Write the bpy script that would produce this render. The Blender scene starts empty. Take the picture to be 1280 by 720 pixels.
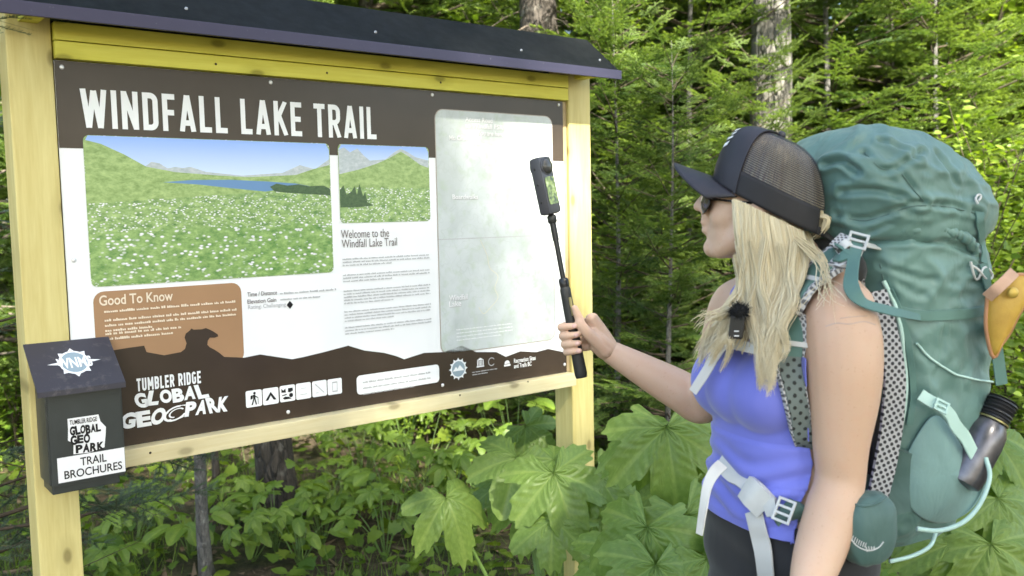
import bpy, bmesh, math, random
import numpy as np
from mathutils import Vector, Matrix, Quaternion, noise as mnoise

# ------------------------------------------------------------------ camera, sky, sun, exposure
scn = bpy.context.scene
COL = scn.collection
R3 = np.array([[0.9998057662, 0.0197086222, 0.0],
               [-0.0016416961, 0.0832821883, -0.9965246520],
               [-0.0196401279, 0.9963310932, 0.0832983677]])
FPX = 1129.23                      # focal length in pixels of the 1280 px wide photograph
EYE = np.array([0.0, 0.0, 1.55])
cam_d = bpy.data.cameras.new('camera'); cam = bpy.data.objects.new('camera', cam_d); COL.objects.link(cam)
cam_d.sensor_width = 36.0; cam_d.lens = FPX / 1280 * 36.0
cam_d.clip_start = 0.05; cam_d.clip_end = 500
M4 = Matrix(R3.tolist()).to_4x4(); M4.translation = EYE.tolist(); cam.matrix_world = M4
scn.camera = cam
cam_d.dof.use_dof = True; cam_d.dof.focus_distance = 2.25; cam_d.dof.aperture_fstop = 4.5

SUN_AZ, SUN_EL = math.radians(155), math.radians(46)    # azimuth clockwise from +Y (camera looks along +Y)
world = bpy.data.worlds.new('World'); scn.world = world; world.use_nodes = True
wn = world.node_tree.nodes; wl = world.node_tree.links
sky_n = wn.new('ShaderNodeTexSky'); sky_n.sky_type = 'NISHITA'; sky_n.sun_disc = False
sky_n.sun_elevation = SUN_EL; sky_n.sun_rotation = SUN_AZ; sky_n.air_density = 1.0; sky_n.dust_density = 2.5
wl.new(sky_n.outputs[0], wn['Background'].inputs[0]); wn['Background'].inputs[1].default_value = 0.11
sun_d = bpy.data.lights.new('sun', 'SUN'); sun_d.energy = 5.0; sun_d.angle = math.radians(1.5); sun_d.color = (1.0, 0.95, 0.86)
sun = bpy.data.objects.new('sun', sun_d); COL.objects.link(sun)
sdir = Vector((math.sin(SUN_AZ) * math.cos(SUN_EL), math.cos(SUN_AZ) * math.cos(SUN_EL), math.sin(SUN_EL)))
sun.rotation_euler = sdir.to_track_quat('Z', 'Y').to_euler(); sun.location = (0, -3, 12)
vs = scn.view_settings; vs.view_transform = 'Standard'; vs.look = 'None'; vs.exposure = 2.55; vs.gamma = 1.0; vs.use_white_balance = True; vs.white_balance_temperature = 6950; vs.white_balance_tint = 4; vs.use_curve_mapping = False
scn.cycles.max_bounces = 6; scn.cycles.diffuse_bounces = 3; scn.cycles.glossy_bounces = 3; scn.cycles.transmission_bounces = 3; scn.cycles.transparent_max_bounces = 16

# ------------------------------------------------------------------ helpers
def ray(px, py):
    return R3 @ np.array([px - 640.0, 360.0 - py, -FPX])
def P(px, py, Y):
    """photo pixel + distance (world Y) -> world point"""
    r = ray(px, py); return Vector((EYE + r * (Y / r[1])).tolist())

def new_mesh_obj(name, verts, faces, mat=None, parent=None, smooth=False):
    me = bpy.data.meshes.new(name); me.from_pydata([tuple(v) for v in verts], [], faces); me.update()
    return link(name, me, mat, parent, smooth)
def link(name, me, mat=None, parent=None, smooth=False):
    o = bpy.data.objects.new(name, me); COL.objects.link(o)
    if mat is not None:
        for m in (mat if isinstance(mat, (list, tuple)) else [mat]): me.materials.append(m)
    if parent is not None: o.parent = parent
    if smooth:
        me.polygons.foreach_set('use_smooth', [True] * len(me.polygons))
    return o
def empty(name, loc=(0, 0, 0), rz=0.0):
    o = bpy.data.objects.new(name, None); COL.objects.link(o); o.location = loc; o.rotation_euler = (0, 0, rz)
    o.empty_display_size = 0.1
    return o
def tag(o, label=None, cat=None, group=None, kind=None):
    if label: o['label'] = label
    if cat: o['category'] = cat
    if group: o['group'] = group
    if kind: o['kind'] = kind
    return o
def attach(o, parent):
    """parent keeping the world placement (parents here never scale)"""
    o.parent = parent; bpy.context.view_layer.update(); o.matrix_parent_inverse = parent.matrix_world.inverted(); return o

def box_bm(bm, x0, x1, y0, y1, z0, z1, bev=0.0, mi=0):
    r = bmesh.ops.create_cube(bm, size=1.0)
    for v in r['verts']:
        v.co = Vector((x0 + (v.co.x + .5) * (x1 - x0), y0 + (v.co.y + .5) * (y1 - y0), z0 + (v.co.z + .5) * (z1 - z0)))
    fs = list({f for v in r['verts'] for f in v.link_faces})
    for f in fs: f.material_index = mi
    if bev > 0:
        es = list({e for v in r['verts'] for e in v.link_edges})
        bmesh.ops.bevel(bm, geom=es, offset=bev, segments=2, profile=0.6, affect='EDGES')
def bm_obj(name, bm, mat=None, parent=None, smooth=False):
    me = bpy.data.meshes.new(name); bm.normal_update(); bm.to_mesh(me); bm.free()
    return link(name, me, mat, parent, smooth)
def box(name, x0, x1, y0, y1, z0, z1, mat, parent=None, bev=0.0):
    bm = bmesh.new(); box_bm(bm, x0, x1, y0, y1, z0, z1, bev); return bm_obj(name, bm, mat, parent)
def autosmooth(o, deg=40):
    me = o.data
    me.polygons.foreach_set('use_smooth', [True] * len(me.polygons))
    me.set_sharp_from_angle(angle=math.radians(deg))
    return o
def catmull(pts, n):
    """resample a polyline (any dimension) with a Catmull-Rom spline to n points"""
    p = np.array(pts, float); k = len(p)
    if k == 2:
        t = np.linspace(0, 1, n)[:, None]; return p[0] * (1 - t) + p[1] * t
    pp = np.vstack([2 * p[0] - p[1], p, 2 * p[-1] - p[-2]])
    t = np.linspace(0, k - 1 - 1e-9, n); i = t.astype(int); f = (t - i)[:, None]
    a, b, c, d = pp[i], pp[i + 1], pp[i + 2], pp[i + 3]
    return 0.5 * ((2 * b) + (-a + c) * f + (2 * a - 5 * b + 4 * c - d) * f ** 2 + (-a + 3 * b - 3 * c + d) * f ** 3)
def frames(p, up=(0, 0, 1)):
    """tangent, side, normal along a path, parallel transported"""
    p = np.array(p, float); t = np.gradient(p, axis=0); t /= np.linalg.norm(t, axis=1)[:, None] + 1e-12
    u = np.array(up, float); s = np.cross(t[0], u)
    if np.linalg.norm(s) < 1e-4: s = np.cross(t[0], [1, 0, 0.3])
    s /= np.linalg.norm(s); S = [s]
    for i in range(1, len(p)):
        s = S[-1] - t[i] * np.dot(S[-1], t[i]); s /= np.linalg.norm(s) + 1e-12; S.append(s)
    S = np.array(S); N = np.cross(S, t); return t, S, N
def tube_arrays(path, rad, sides=10, up=(0, 0, 1), caps=True):
    p = np.array(path, float); n = len(p); r = np.broadcast_to(np.array(rad, float), (n,))
    t, S, N = frames(p, up); a = np.linspace(0, 2 * math.pi, sides, endpoint=False)
    V = (p[:, None, :] + r[:, None, None] * (np.cos(a)[None, :, None] * S[:, None, :] + np.sin(a)[None, :, None] * N[:, None, :])).reshape(-1, 3)
    F = [(i * sides + j, i * sides + (j + 1) % sides, (i + 1) * sides + (j + 1) % sides, (i + 1) * sides + j) for i in range(n - 1) for j in range(sides)]
    if caps:
        F.append(tuple(range(sides - 1, -1, -1))); F.append(tuple((n - 1) * sides + j for j in range(sides)))
    return V.tolist(), F
def tube(name, path, rad, mat, parent=None, sides=10, up=(0, 0, 1)):
    V, F = tube_arrays(path, rad, sides, up); return autosmooth(new_mesh_obj(name, V, F, mat, parent), 50)
def ribbon_arrays(path, width, thick, normals=None, up=(0, 0, 1), seg_w=2):
    """flat webbing strip: path (n,3), outward normals per point, width and thickness"""
    p = np.array(path, float); n = len(p); t = np.gradient(p, axis=0); t /= np.linalg.norm(t, axis=1)[:, None] + 1e-12
    if normals is None:
        _, S, N = frames(p, up)
    else:
        N = np.broadcast_to(np.array(normals, float), (n, 3)).copy(); N -= t * (N * t).sum(1)[:, None]
        N /= np.linalg.norm(N, axis=1)[:, None] + 1e-12; S = np.cross(t, N)
    w = np.broadcast_to(np.array(width, float), (n,)) / 2; h = thick / 2
    prof = [(-1, -1), (-.94, 1), (0, 1.15), (.94, 1), (1, -1), (0, -1)]
    V = np.concatenate([[p + S * (w * a)[:, None] + N * (h * b)] for a, b in prof]).transpose(1, 0, 2).reshape(-1, 3)
    k = len(prof)
    F = [(i * k + j, (i + 1) * k + j, (i + 1) * k + (j + 1) % k, i * k + (j + 1) % k) for i in range(n - 1) for j in range(k)]
    F.append(tuple(range(k))); F.append(tuple((n - 1) * k + j for j in range(k - 1, -1, -1)))
    return V.tolist(), F
def ribbon(name, pts, width, thick, mat, parent=None, normals=None, up=(0, 0, 1), n=24):
    path = catmull(pts, n)
    if normals is not None:
        nn = np.array(normals, float)
        if nn.ndim == 2: nn = catmull(nn, n)
        normals = nn
    if isinstance(width, (list, tuple)): width = np.interp(np.linspace(0, 1, n), np.linspace(0, 1, len(width)), width)
    V, F = ribbon_arrays(path, width, thick, normals, up)
    o = new_mesh_obj(name, V, F, mat, parent); return autosmooth(o, 50)

# ------------------------------------------------------------------ material helpers
class NT:
    def __init__(s, name):
        s.m = bpy.data.materials.new(name); s.m.use_nodes = True; s.t = s.m.node_tree; s.n = s.t.nodes; s.l = s.t.links
        s.b = s.n['Principled BSDF']; s.out = s.n['Material Output']
    def node(s, typ, **kw):
        nd = s.n.new(typ)
        for k, v in kw.items():
            if k in nd.inputs: 
                if hasattr(v, 'links') or isinstance(v, bpy.types.NodeSocket): s.l.new(v, nd.inputs[k])
                else: nd.inputs[k].default_value = v
            else: setattr(nd, k, v)
        return nd
    def coord(s, which='Object'):
        return s.node('ShaderNodeTexCoord').outputs[which]
    def mapping(s, vec, scale=(1, 1, 1), loc=(0, 0, 0), rot=(0, 0, 0)):
        m = s.node('ShaderNodeMapping'); s.l.new(vec, m.inputs[0]); m.inputs['Scale'].default_value = scale
        m.inputs['Location'].default_value = loc; m.inputs['Rotation'].default_value = rot; return m.outputs[0]
    def noise(s, vec, scale, detail=4, rough=.55, dist=0.0):
        nd = s.node('ShaderNodeTexNoise'); nd.inputs['Scale'].default_value = scale; nd.inputs['Detail'].default_value = detail
        nd.inputs['Roughness'].default_value = rough; nd.inputs['Distortion'].default_value = dist
        if vec is not None: s.l.new(vec, nd.inputs['Vector'])
        return nd.outputs['Fac']
    def ramp(s, fac, stops, interp='LINEAR'):
        r = s.node('ShaderNodeValToRGB'); s.l.new(fac, r.inputs[0]); r.color_ramp.interpolation = interp
        e = r.color_ramp.elements
        while len(e) < len(stops): e.new(0.5)
        for el, (p, c) in zip(e, stops):
            el.position = p; el.color = (c, c, c, 1) if isinstance(c, (int, float)) else (*c, 1)
        return r.outputs[0]
    def mix(s, fac, a, b, typ='MIX'):
        m = s.node('ShaderNodeMix'); m.data_type = 'RGBA'; m.blend_type = typ
        for sock, v in ((m.inputs[0], fac), (m.inputs[6], a), (m.inputs[7], b)):
            if isinstance(v, bpy.types.NodeSocket): s.l.new(v, sock)
            elif isinstance(v, (int, float)): sock.default_value = v if sock.type == 'VALUE' else (v, v, v, 1)
            else: sock.default_value = (*v, 1)
        return m.outputs[2]
    def math(s, op, a, b=None):
        m = s.node('ShaderNodeMath'); m.operation = op
        for i, v in enumerate((a, b)):
            if v is None: continue
            if isinstance(v, bpy.types.NodeSocket): s.l.new(v, m.inputs[i])
            else: m.inputs[i].default_value = v
        return m.outputs[0]
    def bump(s, h, strength=.3, dist=.01, normal=None):
        b = s.node('ShaderNodeBump'); b.inputs['Strength'].default_value = strength; b.inputs['Distance'].default_value = dist
        s.l.new(h, b.inputs['Height'])
        if normal is not None: s.l.new(normal, b.inputs['Normal'])
        s.l.new(b.outputs[0], s.b.inputs['Normal']); return b.outputs[0]
    def set(s, col=None, rough=None, metal=None, spec=None, **kw):
        for k, v in (('Base Color', col), ('Roughness', rough), ('Metallic', metal), ('Specular IOR Level', spec)):
            if v is None: continue
            if isinstance(v, bpy.types.NodeSocket): s.l.new(v, s.b.inputs[k])
            elif k == 'Base Color': s.b.inputs[k].default_value = (*v, 1)
            else: s.b.inputs[k].default_value = v
        for k, v in kw.items(): s.b.inputs[k].default_value = v
        return s
def plain(name, col, rough=.6, metal=0.0, var=.12, vscale=30.0, bump=0.0, bscale=200.0, spec=None):
    """colour with faint mottling and fine relief"""
    t = NT(name); c = t.coord()
    n = t.noise(c, vscale, 3)
    lo = tuple(max(0, x * (1 - var)) for x in col); hi = tuple(min(1, x * (1 + var)) for x in col)
    t.set(t.ramp(n, [(.3, lo), (.7, hi)]), rough, metal, spec)
    if bump: t.bump(t.noise(c, bscale, 2), bump, .002)
    return t.m
def fabric(name, col, rough=.75, weave=900.0, var=.1, sheen=.2, bump=.12, foldscale=14.0, fold=.0):
    t = NT(name); c = t.coord(); n = t.noise(c, 9, 4)
    lo = tuple(x * (1 - var) for x in col); hi = tuple(min(1, x * (1 + var)) for x in col)
    t.set(t.ramp(n, [(.3, lo), (.7, hi)]), rough); t.b.inputs['Sheen Weight'].default_value = sheen
    h = t.noise(c, weave, 1)
    if fold:
        f = t.noise(t.mapping(c, (1, 1, .55)), foldscale, 3, .5, .6)
        b1 = t.node('ShaderNodeBump'); b1.inputs['Strength'].default_value = fold; b1.inputs['Distance'].default_value = .02
        t.l.new(f, b1.inputs['Height']); t.bump(h, bump, .0006, b1.outputs[0])
    else: t.bump(h, bump, .0006)
    return t.m
def foliage_mat(name, col_lo, col_hi, rough=.5, trans=.35, attr='tint', tcol=None, vein=False):
    """leaf: colour from a per-leaf tint attribute, light passing through"""
    t = NT(name); a = t.node('ShaderNodeAttribute', attribute_name=attr).outputs['Fac']
    oi = t.node('ShaderNodeObjectInfo').outputs['Random']
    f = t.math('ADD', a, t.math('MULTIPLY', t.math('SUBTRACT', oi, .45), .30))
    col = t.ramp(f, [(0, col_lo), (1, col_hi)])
    c = t.coord(); col = t.mix(t.ramp(t.noise(c, 14, 3), [(.3, 0), (.75, .35)]), col, tuple(x * .7 for x in col_lo))
    t.set(col, rough, 0, .35)
    tr = t.node('ShaderNodeBsdfTranslucent'); 
    tc = t.mix(1.0, col, tcol or (1.25, 1.3, .55), 'MULTIPLY'); t.l.new(tc, tr.inputs['Color'])
    mx = t.node('ShaderNodeMixShader'); mx.inputs[0].default_value = trans
    t.l.new(t.b.outputs[0], mx.inputs[1]); t.l.new(tr.outputs[0], mx.inputs[2]); t.l.new(mx.outputs[0], t.out.inputs['Surface'])
    return t.m
def wood_mat(name, lo, hi, axis='Z', rough=.62, knots=True):
    t = NT(name); c = t.coord()
    sc = {'Z': (1, 1, .06), 'X': (.06, 1, 1)}[axis]
    m = t.mapping(c, sc)
    g = t.noise(m, 42, 5, .6, .8); g2 = t.noise(m, 190, 3)
    f = t.math('ADD', t.math('MULTIPLY', g, .75), t.math('MULTIPLY', g2, .25))
    col = t.ramp(f, [(.32, lo), (.68, hi)])
    if knots:
        sx = t.node('ShaderNodeSeparateXYZ'); t.l.new(c, sx.inputs[0]); cb = t.node('ShaderNodeCombineXYZ')
        t.l.new(sx.outputs['X' if axis == 'Z' else 'Z'], cb.inputs[0]); t.l.new(t.math('MULTIPLY', sx.outputs['Z' if axis == 'Z' else 'X'], .5), cb.inputs[1])
        v = t.node('ShaderNodeTexVoronoi'); v.voronoi_dimensions = '2D'; v.inputs['Scale'].default_value = 8.5; t.l.new(cb.outputs[0], v.inputs['Vector'])
        k = t.ramp(v.outputs['Distance'], [(.05, 1), (.10, 0)])
        col = t.mix(k, col, tuple(x * .34 for x in lo))
        halo = t.ramp(v.outputs['Distance'], [(.08, .45), (.26, 0)]); col = t.mix(halo, col, tuple(x * .72 for x in lo))
    st = t.ramp(t.noise(t.mapping(c, tuple(s * .5 + .02 for s in sc)), 7, 3), [(.45, 0), (.75, .35)])
    col = t.mix(st, col, tuple(x * y for x, y in zip(hi, (.9, .86, .72))))
    sl = {'Z': (1, 1, .012), 'X': (.012, 1, 1)}[axis]
    ck = t.ramp(t.noise(t.mapping(c, sl, (.7, .1, .4)), 75, 2), [(.70, 0), (.725, .55)]); col = t.mix(ck, col, tuple(x * .35 for x in lo))
    t.set(col, rough); t.bump(f, .25, .003)
    return t.m
# ------------------------------------------------------------------ INFORMATION BOARD
DB = 2.3
UB = np.array([.78134714, .62409666, 0]); BK = np.array([-.62409666, .78134714, 0])
OB = np.array([-.45288828 * DB, .91809888 * DB, 0])
RZB = math.atan2(UB[1], UB[0])
def B(px, py, yo=0.0):
    """photo pixel -> (x, z) on the board's plane, in the board's own frame"""
    r = ray(px, py); p = EYE + r * ((DB + yo) / np.dot(r, BK)); return float(np.dot(p - OB, UB)), float(p[2])

M_post = wood_mat('post_pine', (.52, .42, .15), (.66, .575, .255), 'Z')
M_beam = wood_mat('beam_pine_bounce_tint', (.62, .56, .06), (.74, .70, .13), 'X')  # strong yellow is warm bounced light under the eave, put into the colour
M_rail = wood_mat('rail_pine', (.55, .46, .26), (.66, .59, .38), 'X')
M_roof = NT('roof_steel'); _c = M_roof.coord()
M_roof.set(M_roof.ramp(M_roof.noise(_c, 5, 5), [(.35, (.011, .013, .014)), (.7, (.019, .021, .022))]), M_roof.ramp(M_roof.noise(_c, 30, 4), [(.3, .45), (.7, .62)]), 0, .25)
M_roof.bump(M_roof.noise(_c, 3.5, 2), .1, .02); M_roof = M_roof.m
M_trim = NT('roof_trim_sky_tint'); _c = M_trim.coord()
_sp = M_trim.ramp(M_trim.noise(_c, 90, 5, .7), [(.66, 0), (.74, .6)])
M_trim.set(M_trim.mix(_sp, (.048, .045, .082), (.4, .4, .4)), .4, .2, .3); M_trim = M_trim.m  # purple of the reflected sky is put into the base colour

M_galv = plain('galvanised', (.5, .5, .52), .4, .7)
board = empty('information_board', (OB[0], OB[1], 0), RZB)
tag(board, 'timber trail information board with printed panel under a dark metal roof', 'sign board')
XR0, XR1 = 1.588, 1.69
o = box('post', -.097, -.003, -.006, .086, -.15, 2.03, M_post, board, .004)
o = box('post', XR0, XR1, -.006, .086, -.15, 2.03, M_post, board, .004); 
for z0, z1, yy in ((1.9625, 2.003, -.024), (1.9215, 1.9605, -.022)):
    box('beam', .0, XR0 - .014, yy, .03, z0, z1, M_beam, board, .002)
box('bottom_rail', -.002, XR0 - .008, -.036, .03, .952, .9955, M_rail, board, .003)
box('backing_sheet', .001, 1.586, .004, .02, .9975, 1.918, plain('plywood', (.4, .3, .17), .8), board)
# roof: two sloping sheets folded over the ridge, drip edge along the eave
def roof():
    x0, x1 = -.155, 1.706
    ye, ze, yr, zr = -.135, 2.012, .025, 2.142
    prof = [(ye, ze), (yr, zr), (2 * yr - ye, ze)]
    V = []; th = .004
    bm = bmesh.new()
    nseg = 12
    ring = []
    for i in range(nseg + 1):
        x = x0 + (x1 - x0) * i / nseg
        ring.append([bm.verts.new((x, y, z)) for y, z in prof])
    for i in range(nseg):
        for j in range(2): bm.faces.new((ring[i][j], ring[i + 1][j], ring[i + 1][j + 1], ring[i][j + 1]))
    r = bmesh.ops.solidify(bm, geom=bm.faces[:], thickness=-th)
    rf = bm_obj('roof', bm, M_roof, board)
    # folded drip edge: horizontal hem then a down-turned lip
    bm = bmesh.new()
    for s in (-1, 1):
        yy = ye if s < 0 else 2 * yr - ye
        a, b = sorted((yy - s * .004, yy + s * .004))
        box_bm(bm, x0 - .002, x1 + .004, a, b, ze - .026, ze + .004, .0015)
    bm_obj('drip_edge', bm, M_trim, rf)
    for x in (.28, .8, 1.32, 1.66):
        bm = bmesh.new()
        for s in (.3,):
            y = ye + (yr - ye) * s; z = ze + (zr - ze) * s + .003
            m = Matrix.Translation((x, y, z)) @ Matrix.Rotation(math.atan2(zr - ze, yr - ye), 4, 'X')
            bmesh.ops.create_cone(bm, segments=8, radius1=.0045, radius2=.003, depth=.004, cap_ends=True, matrix=m)
        bm_obj('roof_screw', bm, M_galv, rf)
    # rafters that carry the roof
    for x in (-.05, XR0 + .05):
        V = [(x - .02, -.12, 1.985), (x - .02, .165, 1.985), (x - .02, yr, zr - .012), (x + .02, -.12, 1.985), (x + .02, .165, 1.985), (x + .02, yr, zr - .012)]
        V = [(a, b, c + .012 if c < 2 else c) for a, b, c in V]
        new_mesh_obj('rafter', V, [(0, 1, 2), (5, 4, 3), (0, 3, 4, 1), (1, 4, 5, 2), (2, 5, 3, 0)], M_beam, board)
roof()

# ---- printed panel
def glossy(name, col, rough=.28, var=.05):
    t = NT(name); c = t.coord(); n = t.noise(c, 6, 3)
    t.set(t.ramp(n, [(.3, tuple(x * (1 - var) for x in col)), (.7, tuple(min(1, x * (1 + var)) for x in col))]), rough, 0, .28)
    return t.m
M_white = glossy('print_white', (.80, .81, .83), .3, .02)
M_brown = glossy('print_brown', (.050, .036, .027), .22, .12)
M_orange = glossy('print_ochre', (.36, .21, .115), .3)
M_ink = glossy('print_ink', (.16, .14, .14), .35)
M_grey = glossy('print_grey_text', (.42, .42, .44), .35)
M_cream = glossy('print_cream_text', (.78, .66, .52), .35)
M_black = glossy('print_black', (.012, .012, .014), .3)
M_sky_blue = glossy('print_pale_blue', (.27, .35, .41), .3)
panel = box('printed_panel', .0, 1.5675, 0, .004, .9965, 1.9195, M_white, board)

def flat(name, polys, mat, parent, y, mi=None):
    """flat printed shapes: list of (x,z) outlines on the board plane at depth y"""
    V, F = [], []
    for k, pl in enumerate(polys):
        b = len(V); V += [(x, y - (k % 7) * 2e-5, z) for x, z in pl]; F.append(tuple(range(b, b + len(pl))))
    bm = bmesh.new(); vs_ = [bm.verts.new(v) for v in V]
    for k, f in enumerate(F):
        fc = bm.faces.new([vs_[i] for i in f])
        if mi: fc.material_index = mi[k]
    bm.normal_update()
    for f in bm.faces:
        if f.normal.y > 0: f.normal_flip()
    bmesh.ops.triangulate(bm, faces=bm.faces[:], ngon_method='EAR_CLIP')
    return bm_obj(name, bm, mat, parent)
def rrect(x0, x1, z0, z1, r, n=5):
    out = []
    for cx, cz, a0 in ((x1 - r, z1 - r, 0), (x0 + r, z1 - r, 90), (x0 + r, z0 + r, 180), (x1 - r, z0 + r, 270)):
        for i in range(n + 1):
            a = math.radians(a0 + 90 * i / n); out.append((cx + r * math.cos(a), cz + r * math.sin(a)))
    return out
def prect(c4):
    q = [B(*p) for p in c4]; return (min(q[0][0], q[3][0]) + max(q[0][0], q[3][0])) / 2, (q[1][0] + q[2][0]) / 2, (q[2][1] + q[3][1]) / 2, (q[0][1] + q[1][1]) / 2
def circ(cx, cz, r, n=16, sx=1.0): return [(cx + r * sx * math.cos(2 * math.pi * i / n), cz + r * math.sin(2 * math.pi * i / n)) for i in range(n)]

L1, L2, L3, L4 = -.0007, -.0014, -.0021, -.0028
flat('header_band', [[(.0005, 1.919), (1.567, 1.919), (1.567, 1.7195), (.0005, 1.7195)]], M_brown, panel, L1)
foot_px = [(88, 440), (118, 441), (140, 438), (158, 435), (180, 432), (183, 440), (205, 444), (226, 440), (231, 436), (233, 429), (230.5, 422), (232, 417), (237, 413), (239, 410.5), (242, 412), (252, 411.5), (257, 410), (261, 411.5), (266, 414), (272, 418), (272.5, 420.5), (268, 422), (262, 422), (259.5, 426), (259, 431), (262, 434), (268, 437), (274, 441), (280, 446), (305, 447), (325, 443), (345, 446), (365, 449), (380, 446), (405, 440), (435, 432), (455, 438), (480, 441), (495, 445), (505, 449), (530, 441), (555, 440), (565, 436), (577, 432), (595, 440), (620, 440), (632, 446), (650, 439), (670, 440), (685, 436), (706, 441)]
fp = [B(*p) for p in foot_px]; fp[0] = (.0005, fp[0][1]); fp[-1] = (1.567, fp[-1][1])
flat('footer_silhouette', [fp + [(1.567, .997), (.0005, .997)]], M_brown, panel, L2)
g = prect([(117, 365), (301, 353), (305, 447), (120, 460)])
flat('good_to_know_box', [rrect(g[0], g[1], g[2] - .02, g[3], .025)], M_orange, panel, L1)

# printed photographs (flat print)
def photo_mats(k):
    def green(name, lo, hi, sc, white=0.0, wsc=120):
        t = NT(name); c = t.coord(); m = t.mapping(c, (1, 1, 1.8))
        col = t.ramp(t.noise(m, sc, 6, .7), [(.3, lo), (.52, tuple((a + b) / 2 for a, b in zip(lo, hi))), (.72, hi)])
        if white:
            v = t.node('ShaderNodeTexVoronoi'); v.inputs['Scale'].default_value = wsc; t.l.new(m, v.inputs['Vector'])
            col = t.mix(t.math('MULTIPLY', t.ramp(v.outputs['Distance'], [(.2, 1), (.38, 0)]), t.ramp(t.noise(c, 22, 3), [(.36, 0), (.5, white)])), col, (.78, .76, .82))
        return t.set(col, .3).m
    sky = NT('print_sky'); z = sky.node('ShaderNodeSeparateXYZ'); sky.l.new(sky.coord('Generated'), z.inputs[0])
    sky.set(sky.ramp(z.outputs[2], [(.62, (.72, .8, .9)), (1, (.24, .40, .82))]), .3)
    return [sky.m, green('print_far_hill', (.30, .36, .38), (.55, .58, .62), 60), green('print_hill', (.14, .24, .06), (.42, .55, .22), 40),
            glossy('print_lake', (.13, .25, .45), .3), green('print_meadow', (.05, .16, .03), (.46, .60, .24), 40, 1.0, 105), green('print_spruce', (.02, .06, .02), (.07, .13, .05), 90), green('print_flowers', (.05, .17, .03), (.40, .55, .20), 32, 1.0, 62)]
PM = photo_mats(0)
def picture(name, rect, layers, r):
    """rounded outline cut into printed zones; layers are (material, outline in 0..1)"""
    x0, x1, z0, z1 = rect; polys, mi = [], []
    polys.append(rrect(x0, x1, z0, z1, r)); mi.append(4)
    o = None
    for m, pl in layers:
        polys.append([(x0 + .0015 + (x1 - x0 - .003) * a, z0 + (z1 - z0) * b) for a, b in pl]); mi.append(m)
    return flat(name, polys, PM, panel, L2, mi)
R1 = prect([(103, 168), (411, 180), (417, 341), (114, 358)])
def rough_line(a, b, n, amp, seed):
    rr = random.Random(seed); return [(a[0] + (b[0] - a[0]) * i / n, a[1] + (b[1] - a[1]) * i / n + rr.uniform(-amp, amp)) for i in range(1, n)]
picture('printed_photo', R1, [
    (0, [(0.0, .75), (1, .72), (1, .95), (.985, .998), (.015, .998), (0, .95)]),
    (1, [(.18, .74)] + rough_line((.18, .82), (.42, .79), 8, .03, 1) + [(.45, .77), (.6, .745), (.78, .77), (.86, .83), (.93, .80), (1, .88), (1, .72), (.5, .72)]),
    (2, [(0, .97), (.06, .945), (.14, .88), (.22, .80), (.33, .765), (.5, .745), (.62, .735), (.74, .745), (.84, .755), (.92, .80), (1, .835), (1, .66), (0, .55)]),
    (3, [(.28, .695), (.4, .712), (.55, .715), (.7, .705), (.84, .69), (.92, .665), (.8, .655), (.7, .63), (.55, .655), (.42, .68)]),
    (6, [(0, .30)] + rough_line((0, .36), (1, .40), 24, .03, 8) + [(1, .38), (1, .06), (.97, .005), (.03, .005), (0, .06)]),
    (5, [(.72, .665), (.75, .69), (.8, .675), (.85, .685), (.9, .67), (.97, .675), (1, .65), (1, .6), (.9, .61), (.8, .62), (.74, .63)])], .014)
R2 = prect([(421, 180), (535, 184), (538, 277), (426, 278)])
picture('printed_photo', R2, [
    (0, [(0, .7), (1, .7), (1, .93), (.97, .997), (.03, .997), (0, .93)]),
    (1, [(0, .93), (.06, .96), (.12, .9), (.2, .95), (.27, .86), (.33, .8), (.5, .82), (.62, .93), (.68, .965), (.75, .93), (.85, .86), (1, .82), (1, .6), (0, .6)]),
    (2, [(0, .62), (.2, .68), (.4, .76), (.55, .84), (.68, .93), (.78, .86), (.9, .76), (1, .72), (1, .45), (0, .45)]),
    (5, [(0, .2), (0, .42), (.04, .48), (.07, .36), (.12, .4), (.16, .47), (.18, .36), (.21, .5), (.245, .34), (.27, .4), (.29, .26), (.36, .22), (.2, .2)])], .012)
# map
def map_mat():
    t = NT('print_map'); c = t.coord(); n = t.noise(c, 7, 5, .55, .4); n2 = t.noise(c, 26, 4)
    col = t.ramp(n, [(.3, (.42, .46, .46)), (.5, (.52, .56, .57)), (.72, (.60, .63, .65))])
    col = t.mix(t.ramp(n2, [(.50, 0), (.68, .55)]), col, (.40, .48, .38)); ct = t.math('FRACT', t.math('MULTIPLY', t.noise(c, 5, 3), 16)); col = t.mix(t.ramp(ct, [(.0, .3), (.12, 0)]), col, (.34, .38, .36)); return t.set(col, .3).m
RM = prect([(543, 137), (689, 146), (694, 426), (552, 440)])
flat('map_border', [rrect(RM[0] - .0025, RM[1] + .0025, RM[2] - .0025, RM[3] + .0025, .03)], plain('print_map_edge', (.36, .3, .26), .3), panel, L1 - .0002)
pmap = flat('printed_map', [rrect(*RM, .0285)], map_mat(), panel, L2)
zl = B(620, 297)[1]
flat('map_fold_line', [[(RM[0], zl), (RM[1] - .02, zl), (RM[1] - .02, zl + .0022), (RM[0], zl + .0022)]], M_grey, panel, L3)
tr = [B(*p) for p in ((600, 300), (608, 318), (612, 335), (622, 345), (618, 360), (622, 372), (612, 385), (604, 392), (598, 384))]
trail = catmull(tr, 40); dv = np.gradient(trail, axis=0); nv = np.stack([-dv[:, 1], dv[:, 0]], 1); nv /= np.linalg.norm(nv, axis=1)[:, None]
flat('map_trail', [[*map(tuple, trail[i:i + 2] + nv[i:i + 2] * .0012), *map(tuple, (trail[i:i + 2] - nv[i:i + 2] * .0012)[::-1])] for i in range(0, 39)], glossy('print_trail', (.62, .60, .5), .3), panel, L3)

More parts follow.
